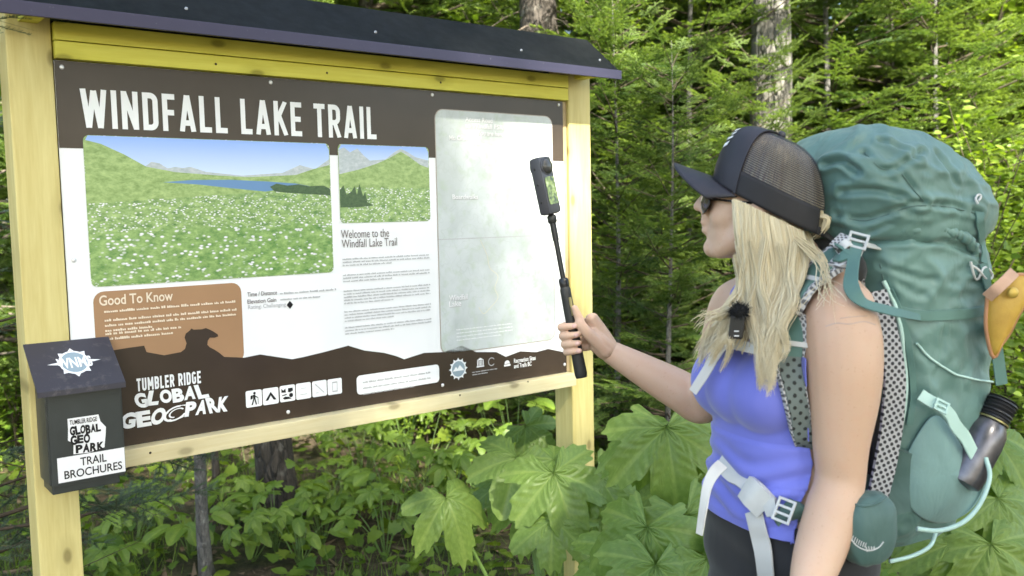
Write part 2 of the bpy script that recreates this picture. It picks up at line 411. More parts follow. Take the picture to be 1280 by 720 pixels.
# ---- lettering
def text_polys(body, bold=0.0, align='LEFT'):
    cu = bpy.data.curves.new('t', 'FONT'); cu.body = body; cu.size = 1; cu.offset = bold; cu.align_x = align; cu.resolution_u = 4
    ob = bpy.data.objects.new('t', cu); COL.objects.link(ob); bpy.context.view_layer.update()
    dg = bpy.context.evaluated_depsgraph_get(); me = bpy.data.meshes.new_from_object(ob.evaluated_get(dg))
    v = np.array([x.co[:2] for x in me.vertices]); f = [tuple(p.vertices) for p in me.polygons]
    bpy.data.objects.remove(ob); bpy.data.curves.remove(cu); bpy.data.meshes.remove(me); return v, f
def text(name, body, x0, z0, w, h, mat, parent, y, bold=0.0, frame=None):
    """lettering fitted into the box (x0,z0,w,h)"""
    v, f = text_polys(body, bold); lo, hi = v.min(0), v.max(0); q = (v - lo) / (hi - lo)
    V = [(x0 + a * w, y, z0 + b * h) for a, b in q]
    if frame: V = [frame(*p) for p in V]
    return new_mesh_obj(name, V, f, mat, parent)
def text_px(name, body, a, b, hpx, mat, y=L3, bold=0.0, parent=None):
    """baseline from photo pixel a to b, letter height in pixels at a"""
    p, q = B(*a), B(*b); t_ = B(a[0], a[1] - hpx)
    return text(name, body, p[0], (p[1] + q[1]) / 2, q[0] - p[0], t_[1] - p[1], mat, parent or panel, y, bold)

def arc(cx, cy, rx, ry, a0, a1, n=8): return [(cx + rx * math.cos(math.radians(a0 + (a1 - a0) * i / n)), cy + ry * math.sin(math.radians(a0 + (a1 - a0) * i / n))) for i in range(n + 1)]
def glyphs(t, w):
    h = t / 2; L, Rr, T, Bt = h, w - h, 1 - h, h; m = .5; r = min(.16, (w - t) * .5)
    G = {'I': (t, [[(h, 0), (h, 1)]]), 'L': (w * .84, [[(L, 1), (L, Bt), (w * .84, Bt)]]),
         'E': (w * .88, [[(w * .88, T), (L, T), (L, Bt), (w * .88, Bt)], [(L, m), (w * .8, m)]]), 'F': (w * .84, [[(w * .84, T), (L, T), (L, 0)], [(L, m), (w * .78, m)]]),
         'T': (w * .92, [[(0, T), (w * .92, T)], [(w * .46, T), (w * .46, 0)]]), 'N': (w * 1.06, [[(L, 0), (L, 1)], [(L, .97), (w * 1.06 - h, .03)], [(w * 1.06 - h, 0), (w * 1.06 - h, 1)]]),
         'A': (w * 1.1, [[(h * .9, 0), (w * .55 - h * .1, 1)], [(w * 1.1 - h * .9, 0), (w * .55 + h * .1, 1)], [(w * .25, .24), (w * .85, .24)]]),
         'W': (w * 1.55, [[(h * .8, 1), (w * .42, 0)], [(w * .42, 0), (w * .775, .96)], [(w * .775, .96), (w * 1.13, 0)], [(w * 1.13, 0), (w * 1.55 - h * .8, 1)]]),
         'K': (w * 1.03, [[(L, 0), (L, 1)], [(L, .40), (w * 1.0 - h * .6, 1)], [(w * .42, .56), (w * 1.03 - h * .6, 0)]]),
         'D': (w, [[(L, T), (Rr - r, T)] + arc(Rr - r, T - r, r, r, 90, 0) + arc(Rr - r, Bt + r, r, r, 0, -90) + [(L, Bt)], [(L, 0), (L, 1)]]),
         'R': (w * 1.02, [[(L, 0), (L, 1)], [(L, T), (Rr - r, T)] + arc(Rr - r, T - r, r, r, 90, 0) + arc(Rr - r, m - .04 + r, r, r, 0, -90) + [(L, m - .04)], [(w * .52, m - .04), (w - h * .6, 0)]]),
         'U': (w, [[(L, 1), (L, Bt + r)] + arc(L + r, Bt + r, r, r, 180, 270) + arc(Rr - r, Bt + r, r, r, 270, 360) + [(Rr, 1)]]),
         'M': (w * 1.3, [[(L, 0), (L, 1)], [(L, .97), (w * .65, .3)], [(w * .65, .3), (w * 1.3 - h, .97)], [(w * 1.3 - h, 0), (w * 1.3 - h, 1)]]),
         'B': (w, [[(L, 0), (L, 1)], [(L, T), (Rr - r - .01, T)] + arc(Rr - r - .01, T - r * .8, r, r * .8, 90, 0) + arc(Rr - r - .01, m + r * .8, r, r * .8, 0, -90) + [(L, m)], [(L, m), (Rr - r, m)] + arc(Rr - r, m - r * .9, r, r * .9, 90, 0) + arc(Rr - r, Bt + r * .9, r, r * .9, 0, -90) + [(L, Bt)]]),
         'G': (w, [arc(Rr - r, T - r, r, r, 15, 90) + arc(L + r, T - r, r, r, 90, 180) + arc(L + r, Bt + r, r, r, 180, 270) + arc(Rr - r, Bt + r, r, r, 270, 360) + [(Rr, m - .02), (w * .56, m - .02)]]),
         ' ': (w * .42, [])}
    return G
def stroke_text(name, body, x0, z0, w, h, mat, parent, y, t=.15, cw=.435, gap=.125):
    G = glyphs(t, cw); x = 0; polys = []
    for ch in body:
        gw, ls = G[ch]
        for l in ls:
            p = np.array(l, float) + [x, 0]; p = p[np.concatenate([[True], np.linalg.norm(np.diff(p, axis=0), axis=1) > 1e-5])]; d = np.diff(p, axis=0); d /= np.linalg.norm(d, axis=1)[:, None]; nn = np.stack([-d[:, 1], d[:, 0]], 1)
            N = np.vstack([nn[:1], nn[:-1] + nn[1:], nn[-1:]]); N /= np.linalg.norm(N, axis=1)[:, None]
            k = np.concatenate([[1], 1 / np.maximum(.5, (N[1:-1] * nn[1:]).sum(1)), [1]]) if len(p) > 2 else np.ones(2)
            a, b = p + N * (k * t / 2)[:, None], p - N * (k * t / 2)[:, None]
            a[:, 1] = np.clip(a[:, 1], 0, 1); b[:, 1] = np.clip(b[:, 1], 0, 1)
            for i in range(len(p) - 1): polys.append([tuple(a[i]), tuple(a[i + 1]), tuple(b[i + 1]), tuple(b[i])])
        x += gw + gap
    W = x - gap
    V, F = [], []
    for k, pl in enumerate(polys):
        b = len(V); V += [(x0 + a / W * w, y - (k % 9) * 1.5e-5, z0 + c * h) for a, c in pl]; F.append((b, b + 1, b + 2, b + 3))
    return new_mesh_obj(name, V, F, mat, parent)

a, b = B(100, 154), B(471, 170)
stroke_text('title_lettering', 'WINDFALL LAKE TRAIL', a[0] + .004, 1.768, b[0] - a[0] - .006, .091, M_white, panel, L3)
text_px('heading_lettering', 'Good To Know', (124, 383), (216, 375), 13, M_cream, L3, .016)
text_px('heading_lettering', 'Welcome to the', (426, 299), (486, 295), 10.5, M_ink)
text_px('heading_lettering', 'Windfall Lake Trail', (427, 311), (496, 306), 10.5, M_ink)
text_px('caption_lettering', 'Time / Distance', (309, 371), (346, 368), 5.5, M_ink, L3, .012)
text_px('caption_lettering', 'Elevation Gain', (309, 380), (345, 377), 5.5, M_ink, L3, .012)
text_px('caption_lettering', 'Rating: Challenging', (310, 388), (357, 384), 6.5, M_grey, L3, .006)
d = B(362, 381); flat('rating_diamond', [[(d[0] - .0095, d[1]), (d[0], d[1] + .011), (d[0] + .0095, d[1]), (d[0], d[1] - .011)]], M_black, panel, L3)
for body, p, q, hh in (('Access Road', (581, 152), (615, 154), 6), ('to Windfall FSR', (581, 160), (628, 162), 6), ('You are here', (596, 169), (629, 171), 6), ('Mt. Crum', (561, 175), (585, 176), 6), ('Boardwalks', (565, 249), (597, 249), 6), ('Windfall', (561, 376), (584, 374), 7), ('Lake', (561, 384), (576, 382), 7)):
    text_px('map_lettering', body, (p[0] + .6, p[1] + .7), (q[0] + .6, q[1] + .7), hh, M_grey, L3, .03); text_px('map_lettering', body, p, q, hh, M_white, L4, .012)
# compass star on the map
cx, cz = B(680, 162); st_ = [(cx + (.011 if i % 2 == 0 else .0045) * math.cos(math.pi * i / 8), cz + (.011 if i % 2 == 0 else .0045) * math.sin(math.pi * i / 8)) for i in range(16)]
flat('compass_star', [st_], M_white, panel, L3)

# body copy too small to read: rows of word-shaped marks
def copy_lines(name, x0, x1, z1, n, pitch, hgt, mat, y=L3, seed=0, last=.7, bullets=False):
    rr = random.Random(seed); polys = []
    for k in range(n):
        z = z1 - k * pitch; x = x0; end = x1 if k < n - 1 else x0 + (x1 - x0) * last
        while x < end:
            for _ in range(rr.randint(2, 8)):
                w = hgt * rr.uniform(.45, .75); hh = hgt * (1 if rr.random() < .3 else .72)
                if x + w > end: break
                polys.append([(x, z), (x + w, z), (x + w, z + hh * rr.uniform(.5, 1)), (x, z + hh)]); x += w * 1.18
            x += hgt * .55
    return flat(name, polys, mat, panel, y)
xa, xb = B(428, 330)[0], B(537, 330)[0]
zz = B(428, 326)[1]
for k, (py, n) in enumerate(((325, 3), (345, 3), (365, 5), (391, 4), (411, 3))):
    copy_lines('body_copy', xa, xb, B(428, py)[1], n, .0088, .0048, M_grey, L3, k, .55)
xa, xb = B(130, 392)[0], B(296, 382)[0]
for k, (py, n, l) in enumerate(((391, 1, 1), (402, 3, .34), (419, 2, .9))):
    copy_lines('body_copy', xa, xb if k < 2 else xa + (xb - xa) * .55, B(131, py)[1], n, .0125, .0066, M_cream, L3, 20 + k, l)
copy_lines('body_copy', B(350, 371)[0], B(420, 362)[0], B(350, 368)[1], 2, .0165, .006, M_grey, L3, 31, .7)
copy_lines('body_copy', B(570, 412)[0], B(640, 412)[0], B(570, 413)[1], 4, .011, .004, M_white, L3, 33, .8)
gb = prect([(445, 470), (548, 455), (549, 478), (446, 493)])
flat('notice_box', [rrect(*gb, .012)], M_white, panel, L3)
copy_lines('body_copy', gb[0] + .02, gb[1] - .03, gb[3] - .024, 3, .017, .0055, M_grey, L4, 41, .75)

# pictogram squares
for k, (px, py) in enumerate(((317, 498), (338, 495), (359, 491.5), (379, 488.5), (399, 485.5), (418, 483))):
    cx, cz = B(px, py); s = .0225
    flat('pictogram_tile', [rrect(cx - s, cx + s, cz - s, cz + s, .005)], M_white, panel, L3)
    if k == 0:
        pl = [circ(cx + .002, cz + .0145, .0036, 8), [(cx - .003, cz + .010), (cx + .004, cz + .011), (cx + .004, cz - .002), (cx - .002, cz - .002)], [(cx - .002, cz - .001), (cx + .001, cz - .002), (cx - .004, cz - .017), (cx - .008, cz - .017)],
              [(cx + .001, cz - .001), (cx + .004, cz - .001), (cx + .008, cz - .017), (cx + .004, cz - .017)], [(cx - .003, cz + .009), (cx - .009, cz + .009), (cx - .010, cz - .002), (cx - .004, cz)], [(cx + .004, cz + .007), (cx + .012, cz + .002), (cx + .012, cz - .017), (cx + .0108, cz - .017), (cx + .0105, cz + .0005), (cx + .004, cz + .004)]]
    elif k == 1: pl = [[(cx - .016, cz - .011), (cx, cz + .012), (cx + .016, cz - .011), (cx + .008, cz - .011), (cx, cz + .002), (cx - .008, cz - .011)]]
    elif k == 2: pl = [[(cx - .018, cz + .004), (cx - .018, cz + .015), (cx - .012, cz + .009), (cx - .006, cz + .015), (cx - .005, cz + .003)], [(cx + .001, cz + .004), (cx + .002, cz + .014), (cx + .015, cz + .014), (cx + .016, cz + .006), (cx + .007, cz + .002)], circ(cx + .010, cz - .006, .006, 10), [(cx - .015, cz - .012), (cx - .008, cz - .008), (cx + .003, cz - .010), (cx + .012, cz - .016), (cx - .01, cz - .016)], [(cx - .016, cz - .003), (cx - .003, cz - .001), (cx - .003, cz - .004), (cx - .016, cz - .006)]]
    elif k == 3: pl = [[(cx - .011, cz - .010), (cx + .011, cz - .010), (cx + .011, cz - .0085), (cx - .011, cz - .0085)], [(cx - .008, cz + .007), (cx + .008, cz + .007), (cx + .008, cz + .0082), (cx - .008, cz + .0082)]]
    elif k == 4: pl = [[(cx - .014, cz + .013), (cx - .012, cz + .0145), (cx + .014, cz - .012), (cx + .0125, cz - .0135)], [(cx - .012, cz - .012), (cx - .004, cz - .012), (cx - .004, cz - .0105), (cx - .012, cz - .0105)]]
    else: pl = [[(cx - .008, cz - .015), (cx + .008, cz - .015), (cx + .008, cz - .0118), (cx - .008, cz - .0118)], [(cx - .008, cz + .0105), (cx + .008, cz + .0105), (cx + .008, cz + .014), (cx - .008, cz + .014)], [(cx - .008, cz - .012), (cx - .0065, cz - .012), (cx - .0065, cz + .011), (cx - .008, cz + .011)], [(cx + .0065, cz - .012), (cx + .008, cz - .012), (cx + .008, cz + .011), (cx + .0065, cz + .011)]]
    flat('pictogram', pl, M_black if k < 3 else M_grey, panel, L4)
# round society badge, agency logos
def badge(cx, cz, r, fr=None, nm='round_badge', sx=1.0, parent=None, y=L3, spikes=12):
    pl = [(cx + sx * (r * (1.16 if i % 4 == 0 else .93)) * math.cos(2 * math.pi * i / (4 * spikes)), cz + (r * (1.16 if i % 4 == 0 else .93)) * math.sin(2 * math.pi * i / (4 * spikes))) for i in range(4 * spikes)]
    return [pl, circ(cx, cz, r * .8, 24, sx)]
bx_, bz_ = B(572.5, 461)
pl = badge(bx_, bz_, .031); flat('round_badge', [pl[0]], M_white, panel, L3); flat('round_badge', [pl[1]], M_sky_blue, panel, L4)
flat('round_badge', [[(bx_ - .022, bz_ - .006), (bx_ - .01, bz_ + .008), (bx_ - .004, bz_ + .001), (bx_ + .005, bz_ + .012), (bx_ + .022, bz_ - .006)]], M_white, panel, L4 - .0004)
cx, cz = B(600, 454)
flat('agency_logo', [[(cx - .014, cz + .010), (cx, cz + .018), (cx + .014, cz + .010)]] + [[(cx - .0125 + i * .0056, cz - .008), (cx - .0095 + i * .0056, cz - .008), (cx - .0095 + i * .0056, cz + .009), (cx - .0125 + i * .0056, cz + .009)] for i in range(5)] + [[(cx - .015, cz - .012), (cx + .015, cz - .012), (cx + .015, cz - .0085), (cx - .015, cz - .0085)]], M_white, panel, L3)
cx, cz = B(614, 452)
flat('agency_logo', [[(cx + .014 * math.cos(a), cz + .014 * math.sin(a)), (cx + .014 * math.cos(a + .5), cz + .014 * math.sin(a + .5)), (cx + .0115 * math.cos(a + .5), cz + .0115 * math.sin(a + .5)), (cx + .0115 * math.cos(a), cz + .0115 * math.sin(a))] for a in np.arange(.6, 5.4, .5)], M_grey, panel, L3)
copy_lines('body_copy', B(590, 467)[0], B(622, 463)[0], B(590, 466)[1], 2, .008, .004, M_grey, L3, 51, .6)
cx, cz = B(633.5, 453)
flat('agency_logo', [[(cx + .011 * math.cos(a), cz - .004 + .011 * math.sin(a)) for a in np.linspace(0, math.pi, 9)], [(cx - .013, cz - .006), (cx + .013, cz - .006), (cx + .013, cz - .012), (cx - .013, cz - .012)]], M_white, panel, L3)
text_px('agency_lettering', 'Recreation Sites', (642, 453.5), (669, 450), 5.5, M_white, L3, .015)
text_px('agency_lettering', 'and Trails BC', (642, 460.5), (664, 457), 5.5, M_white, L3, .015)

# GEOPARK word mark: chunky, slightly tumbling letters
def tumble(word, x0, x1, zb, h, seed, fr=lambda p: p):
    rr = random.Random(seed); V, F = [], []; n = len(word); ws = [1.0 if c not in 'I' else .4 for c in word]; tot = sum(ws); x = x0
    for c, w_ in zip(word, ws):
        v, f = text_polys(c, .055); lo, hi = v.min(0), v.max(0); q = (v - lo) / (hi - lo); w = (x1 - x0) * w_ / tot
        a = rr.uniform(-.10, .10); s = rr.uniform(.94, 1.1); b = len(V); oz = rr.uniform(-.05, .05) * h
        for p in q:
            dx, dz = (p[0] - .5) * w * .97, (p[1] - .5) * h * s
            V.append(fr((x + w / 2 + dx * math.cos(a) - dz * math.sin(a), zb + h / 2 + oz + dx * math.sin(a) + dz * math.cos(a))))
        F += [tuple(i + b for i in t_) for t_ in f]; x += w
    return V, F
def wordmark(fr, mat, parent, nm='geopark_wordmark', ribbon_bg=None):
    """fr maps unit (x 0..1, z 0..1) to 3-D"""
    V, F = [], []
    for word, x0, x1, zb, h, sd in (('GLOBAL', .13, .80, .53, .38, 2), ('GEO', .0, .40, .0, .42, 3), ('PARK', .58, 1.0, .06, .43, 4)):
        v, f = tumble(word, x0, x1, zb, h, sd); b = len(V); V += [fr(p[0], p[1], 0) for p in v]; F += [tuple(i + b for i in t_) for t_ in f]
    # swirl emblem between the words
    for k, (cx, cz, rx, rz, a0, a1) in enumerate(((.49, .21, .115, .20, 60, 330), (.50, .22, .075, .12, 20, 250), (.52, .13, .10, .09, 180, 380), (.50, .32, .10, .07, 10, 200))):
        aa = np.radians(np.linspace(a0, a1, 14))
        for i in range(13):
            b = len(V)
            for s, r_ in ((aa[i], 1.), (aa[i + 1], 1.), (aa[i + 1], .78), (aa[i], .78)):
                x, z = rx * r_ * math.cos(s), rz * r_ * math.sin(s); V.append(fr(cx + x, cz + z + x * .7, 1 + k))
            F.append((b, b + 1, b + 2, b + 3))
    return new_mesh_obj(nm, V, F, mat, parent)
ga, gb_ = B(151, 534), B(286, 518); gtop = B(172, 486)[1]
def fr_panel(x, z, k): return (ga[0] + (gb_[0] - ga[0]) * x, L3 - k * 3e-5, ga[1] - .005 + (gtop - ga[1] + .005) * z * .97)
wordmark(fr_panel, M_white, panel)
a, b = B(171, 489), B(251, 479)
stroke_text('geopark_lettering', 'TUMBLER RIDGE', a[0], (a[1] + b[1]) / 2, b[0] - a[0], .032, M_white, panel, L3, .19, .5, .13)
# panel screws
M_screw = plain('screw_head', (.72, .72, .74), .35, .3)
for px, py in ((77, 84), (338, 103), (540, 118.5), (698, 131), (92, 325), (360, 515), (553, 481.5), (705.5, 455.5)):
    x, z = B(px, py); bm = bmesh.new()
    bmesh.ops.create_uvsphere(bm, u_segments=10, v_segments=6, radius=.0055, matrix=Matrix.Translation((x, -.0015, z)) @ Matrix.Diagonal((1, .4, 1, 1)))
    bm_obj('screw', bm, M_screw, panel, True)
M_dark_hole = plain('nail_hole', (.05, .035, .02), .9)
for px, py in ((270, 80), (409, 91), (551, 103), (188, 566), (575, 494), (660, 477)):
    x, z = B(px, py, -.024 if py < 200 else -.036); bm = bmesh.new()
    bmesh.ops.create_uvsphere(bm, u_segments=8, v_segments=5, radius=.0032, matrix=Matrix.Translation((x, -.0235 if py < 200 else -.036, z)) @ Matrix.Diagonal((1, .3, 1, 1)))
    bm_obj('nail_head', bm, M_dark_hole, board, True)

# ------------------------------------------------------------------ BROCHURE BOX on the left post
M_box = plain('box_steel', (.030, .036, .036), .38, .0, .25, 8, .1, 300)
t = NT('lid_steel_sky_tint'); c = t.coord()
t.set(t.mix(t.ramp(t.noise(c, 34, 6, .75), [(.55, 0), (.68, .5)]), (.036, .034, .048), (.13, .12, .12)), t.ramp(t.noise(c, 40, 3), [(.3, .3), (.7, .5)])); M_lid = t.m  # purple base colour carries the lid's sky reflection; paler patches are wear
M_sticker = plain('sticker_white', (.78, .78, .8), .4, 0, .03)
bbox = empty('brochure_box', (OB[0], OB[1], 0), RZB)
tag(bbox, 'dark metal trail brochure box with sloping lid fixed to the left post', 'brochure box')
X0, X1, YF, YB, Z0, ZF = -.084, .078, -.112, -.007, .957, 1.19
bm = bmesh.new()
pr = [(YB, Z0), (YF, Z0), (YF, ZF), (YB, 1.262)]
va = [bm.verts.new((X0, y, z)) for y, z in pr]; vb = [bm.verts.new((X1, y, z)) for y, z in pr]
bm.faces.new(va[::-1]); bm.faces.new(vb)
for i in range(4): j = (i + 1) % 4; bm.faces.new((va[i], va[j], vb[j], vb[i]))
bmesh.ops.recalc_face_normals(bm, faces=bm.faces[:]); bmesh.ops.bevel(bm, geom=bm.edges[:], offset=.004, segments=2, affect='EDGES')
bm_obj('body', bm, M_box, bbox)
box('bottom_ledge', X0 + .006, X1 - .012, YF + .012, YB - .004, Z0 - .02, Z0 - .001, M_box, bbox, .002)
lb = Vector((0, YB - .001, 1.272)); lf = Vector((0, YF - .02, 1.178)); ld = (lf - lb); ln = Vector((0, -ld.z, ld.y)); ln = ln.normalized(); ln = ln if ln.z > 0 else -ln
bm = bmesh.new(); V = []
for x in (X0 - .018, X1 + .004):
    V.append([bm.verts.new((x, p.y, p.z)) for p in (lb, lf, lf + Vector((0, 0, -.012)), lf + Vector((0, .003, -.012)), lf - ln * .004 + Vector((0, .003, 0)), lb - ln * .004)])
bm.faces.new(V[0][::-1]); bm.faces.new(V[1])
for i in range(6): j = (i + 1) % 6; bm.faces.new((V[0][i], V[0][j], V[1][j], V[1][i]))
bmesh.ops.recalc_face_normals(bm, faces=bm.faces[:]); lid = bm_obj('lid', bm, M_lid, bbox)
def on_lid(u_, v_, k=0): 
    p = lb + ld * (1 - v_) + ln * (.0009 + k * .0005); return (X0 - .018 + (X1 - X0 + .022) * u_, p.y, p.z)
ex = .5; bp = []
pl = badge(0, 0, 1.0, spikes=8)
V = [on_lid(.50 + a * .19, .52 + b * .26) for a, b in pl[0]]; new_mesh_obj('lid_badge', V, [tuple(range(len(V)))], M_sticker, lid)
V = [on_lid(.50 + a * .19, .52 + b * .26, 1) for a, b in pl[1]]; new_mesh_obj('lid_badge', V, [tuple(range(len(V)))], M_sky_blue, lid)
v, f = text_polys('WNMS', .03); v = (v - v.min(0)) / (v.max(0) - v.min(0))
new_mesh_obj('lid_lettering', [on_lid(.30 + a * .40, .40 + b * .22, 2) for a, b in v], f, M_sticker, lid)
for dx in (-1, 1):
    V = [on_lid(.5 + dx * .2, .545, 0), on_lid(.5 + dx * .31, .52, 0), on_lid(.5 + dx * .2, .495, 0)]; new_mesh_obj('lid_badge', V, [(0, 1, 2)], M_sticker, lid)
# front sticker
cx0, cx1, cz0, cz1 = B(87, 570, -.112)[0], B(134, 563, -.112)[0], B(90, 568, -.112)[1], B(88, 523, -.112)[1]
sp = [(0, 1), (.82, 1), (.86, .80), (1.0, .62), (.98, .40), (.93, .05), (.5, -.03), (.1, 0), (.12, .3), (-.02, .4), (0, .7)]
new_mesh_obj('geopark_sticker', [(cx0 + (cx1 - cx0) * a, YF - .0008, cz0 + (cz1 - cz0) * b) for a, b in sp], [tuple(range(len(sp)))], M_sticker, bbox)
def frs(x, z, k): return (cx0 + (cx1 - cx0) * x, YF - .0014 - k * 1e-5, cz0 + (cz1 - cz0) * z)
V, F = [], []
for word, x0_, x1_, zb_, hh_, sd in (('GLOBAL', .04, .86, .52, .24, 5), ('GEO', .04, .56, .26, .25, 6), ('PARK', .16, .92, .0, .24, 7)):
    v, f = tumble(word, x0_, x1_, zb_, hh_, sd); b = len(V); V += [frs(p[0], p[1], 0) for p in v]; F += [tuple(i + b for i in t_) for t_ in f]
v, f = text_polys('TUMBLER RIDGE', .02); v = (v - v.min(0)) / (v.max(0) - v.min(0)); b = len(V); V += [frs(.05 + a * .72, .82 + c_ * .13, 0) for a, c_ in v]; F += [tuple(i + b for i in t_) for t_ in f]
new_mesh_obj('geopark_wordmark', V, F, M_black, bbox)
lx0, lx1, lz0, lz1 = B(73, 603, -.112)[0], B(158, 590, -.112)[0], B(75, 604, -.112)[1], B(72, 573, -.112)[1]
lx1 = min(lx1, X1 - .002)
new_mesh_obj('paper_label', [(lx0, YF - .0008, lz0), (lx1, YF - .0008, lz0), (lx1, YF - .0008, lz1), (lx0, YF - .0008, lz1)], [(0, 1, 2, 3)], M_sticker, bbox)
for body, fx0, fx1, fz in (('TRAIL', .33, .72, .55), ('BROCHURES', .09, .95, .12)):
    text('label_lettering', body, lx0 + (lx1 - lx0) * fx0, lz0 + (lz1 - lz0) * fz, (lx1 - lx0) * (fx1 - fx0), (lz1 - lz0) * .33, M_black, bbox, YF - .0014, .012)
# ------------------------------------------------------------------ PERSON
from mathutils.bvhtree import BVHTree
TH = math.radians(20)
FW = Vector((-math.cos(TH), -math.sin(TH), 0)); LF = Vector((math.sin(TH), -math.cos(TH), 0)); UP = Vector((0, 0, 1))
AX = Vector((.515, 1.69, 0))
def T(a, b, z): return AX + FW * a + LF * b + UP * z

class Soup:
    """collects closed shapes that are fused into one skin afterwards"""
    def __init__(s): s.V, s.F = [], []
    def add(s, V, F):
        b = len(s.V); s.V += [tuple(v) for v in V]; s.F += [tuple(i + b for i in f) for f in F]
    def tube(s, pts, rad, sides=16, n=None, flat=1.0, up=(0, 0, 1)):
        n = n or max(8, len(pts) * 6); p = catmull([tuple(q) for q in pts], n); r = catmull(np.array(rad, float)[:, None], n)[:, 0] if len(rad) == len(pts) else np.interp(np.linspace(0, 1, n), np.linspace(0, 1, len(rad)), rad)
        V, F = tube_arrays(p, r, sides, up); s.add(V, F); s.ball(p[0], (r[0],) * 3); s.ball(p[-1], (r[-1],) * 3)
    def ball(s, c, r, axes=None, seg=20):
        ax = axes or (Vector((1, 0, 0)), Vector((0, 1, 0)), Vector((0, 0, 1))); c = Vector(c)
        V, F = [], []; m = seg // 2
        for i in range(m + 1):
            th = math.pi * i / m
            for j in range(seg):
                ph = 2 * math.pi * j / seg
                V.append(c + ax[0] * (r[0] * math.sin(th) * math.cos(ph)) + ax[1] * (r[1] * math.sin(th) * math.sin(ph)) + ax[2] * (r[2] * math.cos(th)))
        for i in range(m):
            for j in range(seg): F.append((i * seg + j, (i + 1) * seg + j, (i + 1) * seg + (j + 1) % seg, i * seg + (j + 1) % seg))
        s.add(V, F)
    def loft(s, rings, closed=True):
        V, F = [], []; k = len(rings[0])
        for r in rings: V += r
        for i in range(len(rings) - 1):
            for j in range(k): F.append((i * k + j, i * k + (j + 1) % k, (i + 1) * k + (j + 1) % k, (i + 1) * k + j))
        F.append(tuple(range(k - 1, -1, -1))); F.append(tuple((len(rings) - 1) * k + j for j in range(k))); s.add(V, F)
    def fuse(s, name, voxel, smooth_it, fac=.5):
        me = bpy.data.meshes.new(name); me.from_pydata(s.V, [], s.F); me.update()
        bm = bmesh.new(); bm.from_mesh(me); bmesh.ops.recalc_face_normals(bm, faces=bm.faces[:]); bm.to_mesh(me); bm.free()
        ob = bpy.data.objects.new(name, me); COL.objects.link(ob)
        r = ob.modifiers.new('r', 'REMESH'); r.mode = 'VOXEL'; r.voxel_size = voxel
        if smooth_it:
            sm = ob.modifiers.new('s', 'SMOOTH'); sm.iterations = smooth_it; sm.factor = fac
        bpy.context.view_layer.update()
        out = bpy.data.meshes.new_from_object(ob.evaluated_get(bpy.context.evaluated_depsgraph_get()))
        bpy.data.objects.remove(ob); bpy.data.meshes.remove(me); out.name = name
        out.polygons.foreach_set('use_smooth', [True] * len(out.polygons))
        return out

def torso_ring(z, df, db, w, ca=0.0, n=40, pw=2.4):
    out = []
    for j in range(n):
        a = 2 * math.pi * j / n; c, s_ = math.cos(a), math.sin(a)
        k = (abs(c) ** pw + abs(s_) ** pw) ** (-1 / pw)
        out.append(T(ca + (df if c > 0 else db) * c * k, w * s_ * k, z))
    return out
torso_keys = [  # z, front depth, back depth, half width, centre
    (.80, .105, .125, .165, .0), (.88, .112, .13, .178, .0), (.96, .112, .118, .172, .005), (1.03, .104, .095, .146, .01), (1.08, .10, .088, .134, .012),
    (1.14, .104, .09, .134, .01), (1.21, .112, .10, .145, .0), (1.28, .108, .105, .155, -.008), (1.34, .088, .10, .158, -.015), (1.385, .062, .082, .140, -.022), (1.42, .045, .06, .09, -.026), (1.435, .03, .04, .05, -.028)]
tk = catmull(torso_keys, 40)

# joints
S_N = P(1050, 405, 1.545); E_N = P(1050, 600, 1.52); W_N = P(1006, 745, 1.44); H_N = P(996, 800, 1.42)
S_F = T(.0, -.165, 1.345); E_F = P(880, 505, 2.00); W_F = P(765, 441, 2.045)
HU0 = UP
HF = Vector((-.915, .40, .10)).normalized(); HL = UP.cross(HF).normalized(); HU = HF.cross(HL).normalized()
HC = P(950, 252, 1.675)
def Hd(a, b, c): return HC + HF * a + HL * b + HU * c

body = Soup()
body.loft([torso_ring(*k) for k in tk])
for sgn in (1, -1):
    body.ball(T(.078, sgn * .062, 1.218), (.072, .074, .070), (FW, LF, UP))
    body.ball(T(.045, sgn * .068, 1.275), (.066, .062, .075), (FW, LF, UP))
body.ball(T(.094, 0, 1.220), (.062, .07, .066), (FW, LF, UP)); body.ball(T(.05, 0, 1.28), (.055, .06, .07), (FW, LF, UP))
# neck, trapezius
body.tube([T(-.03, 0, 1.37), T(-.018, .004, 1.44), Hd(-.012, 0, -.05)], [.062, .053, .052], 20)
for sgn in (1, -1): body.tube([T(-.035, sgn * .015, 1.445), T(-.03, sgn * .08, 1.41), T(-.02, sgn * .145, 1.375)], [.04, .043, .045], 14)
# near arm, straight down past the hip
arm_n = [T(-.012, .12, 1.355), S_N, P(1054, 450, 1.53), P(1054, 500, 1.525), P(1051, 555, 1.52), E_N, P(1040, 640, 1.505), P(1021, 700, 1.475), W_N]
body.tube(arm_n, [.058, .064, .0655, .059, .0475, .0420, .0455, .0405, .028], 20, 60)
body.ball(P(1057, 430, 1.525), (.062, .055, .075))
# near hand (below the frame): palm and five relaxed fingers
hd = (H_N - W_N).normalized(); hs = hd.cross(Vector((0, 1, 0))).normalized()
pm = W_N + hd * .055
body.ball(pm, (.05, .018, .04), (hd, Vector((0, 1, 0)), hs))
for k, (ln, o_) in enumerate(((.068, .03), (.078, .010), (.074, -.010), (.058, -.029))):
    b0 = W_N + hd * .09 + hs * o_; body.tube([b0, b0 + hd * ln * .5 + Vector((0, -.004, 0)), b0 + hd * ln * .9 + Vector((0, .012, 0))], [.0092, .0086, .0068], 10, 12)
b0 = W_N + hd * .025 - hs * .03; body.tube([b0, b0 + hd * .03 - hs * .022, b0 + hd * .065 - hs * .028], [.0125, .0105, .0085], 10, 12)
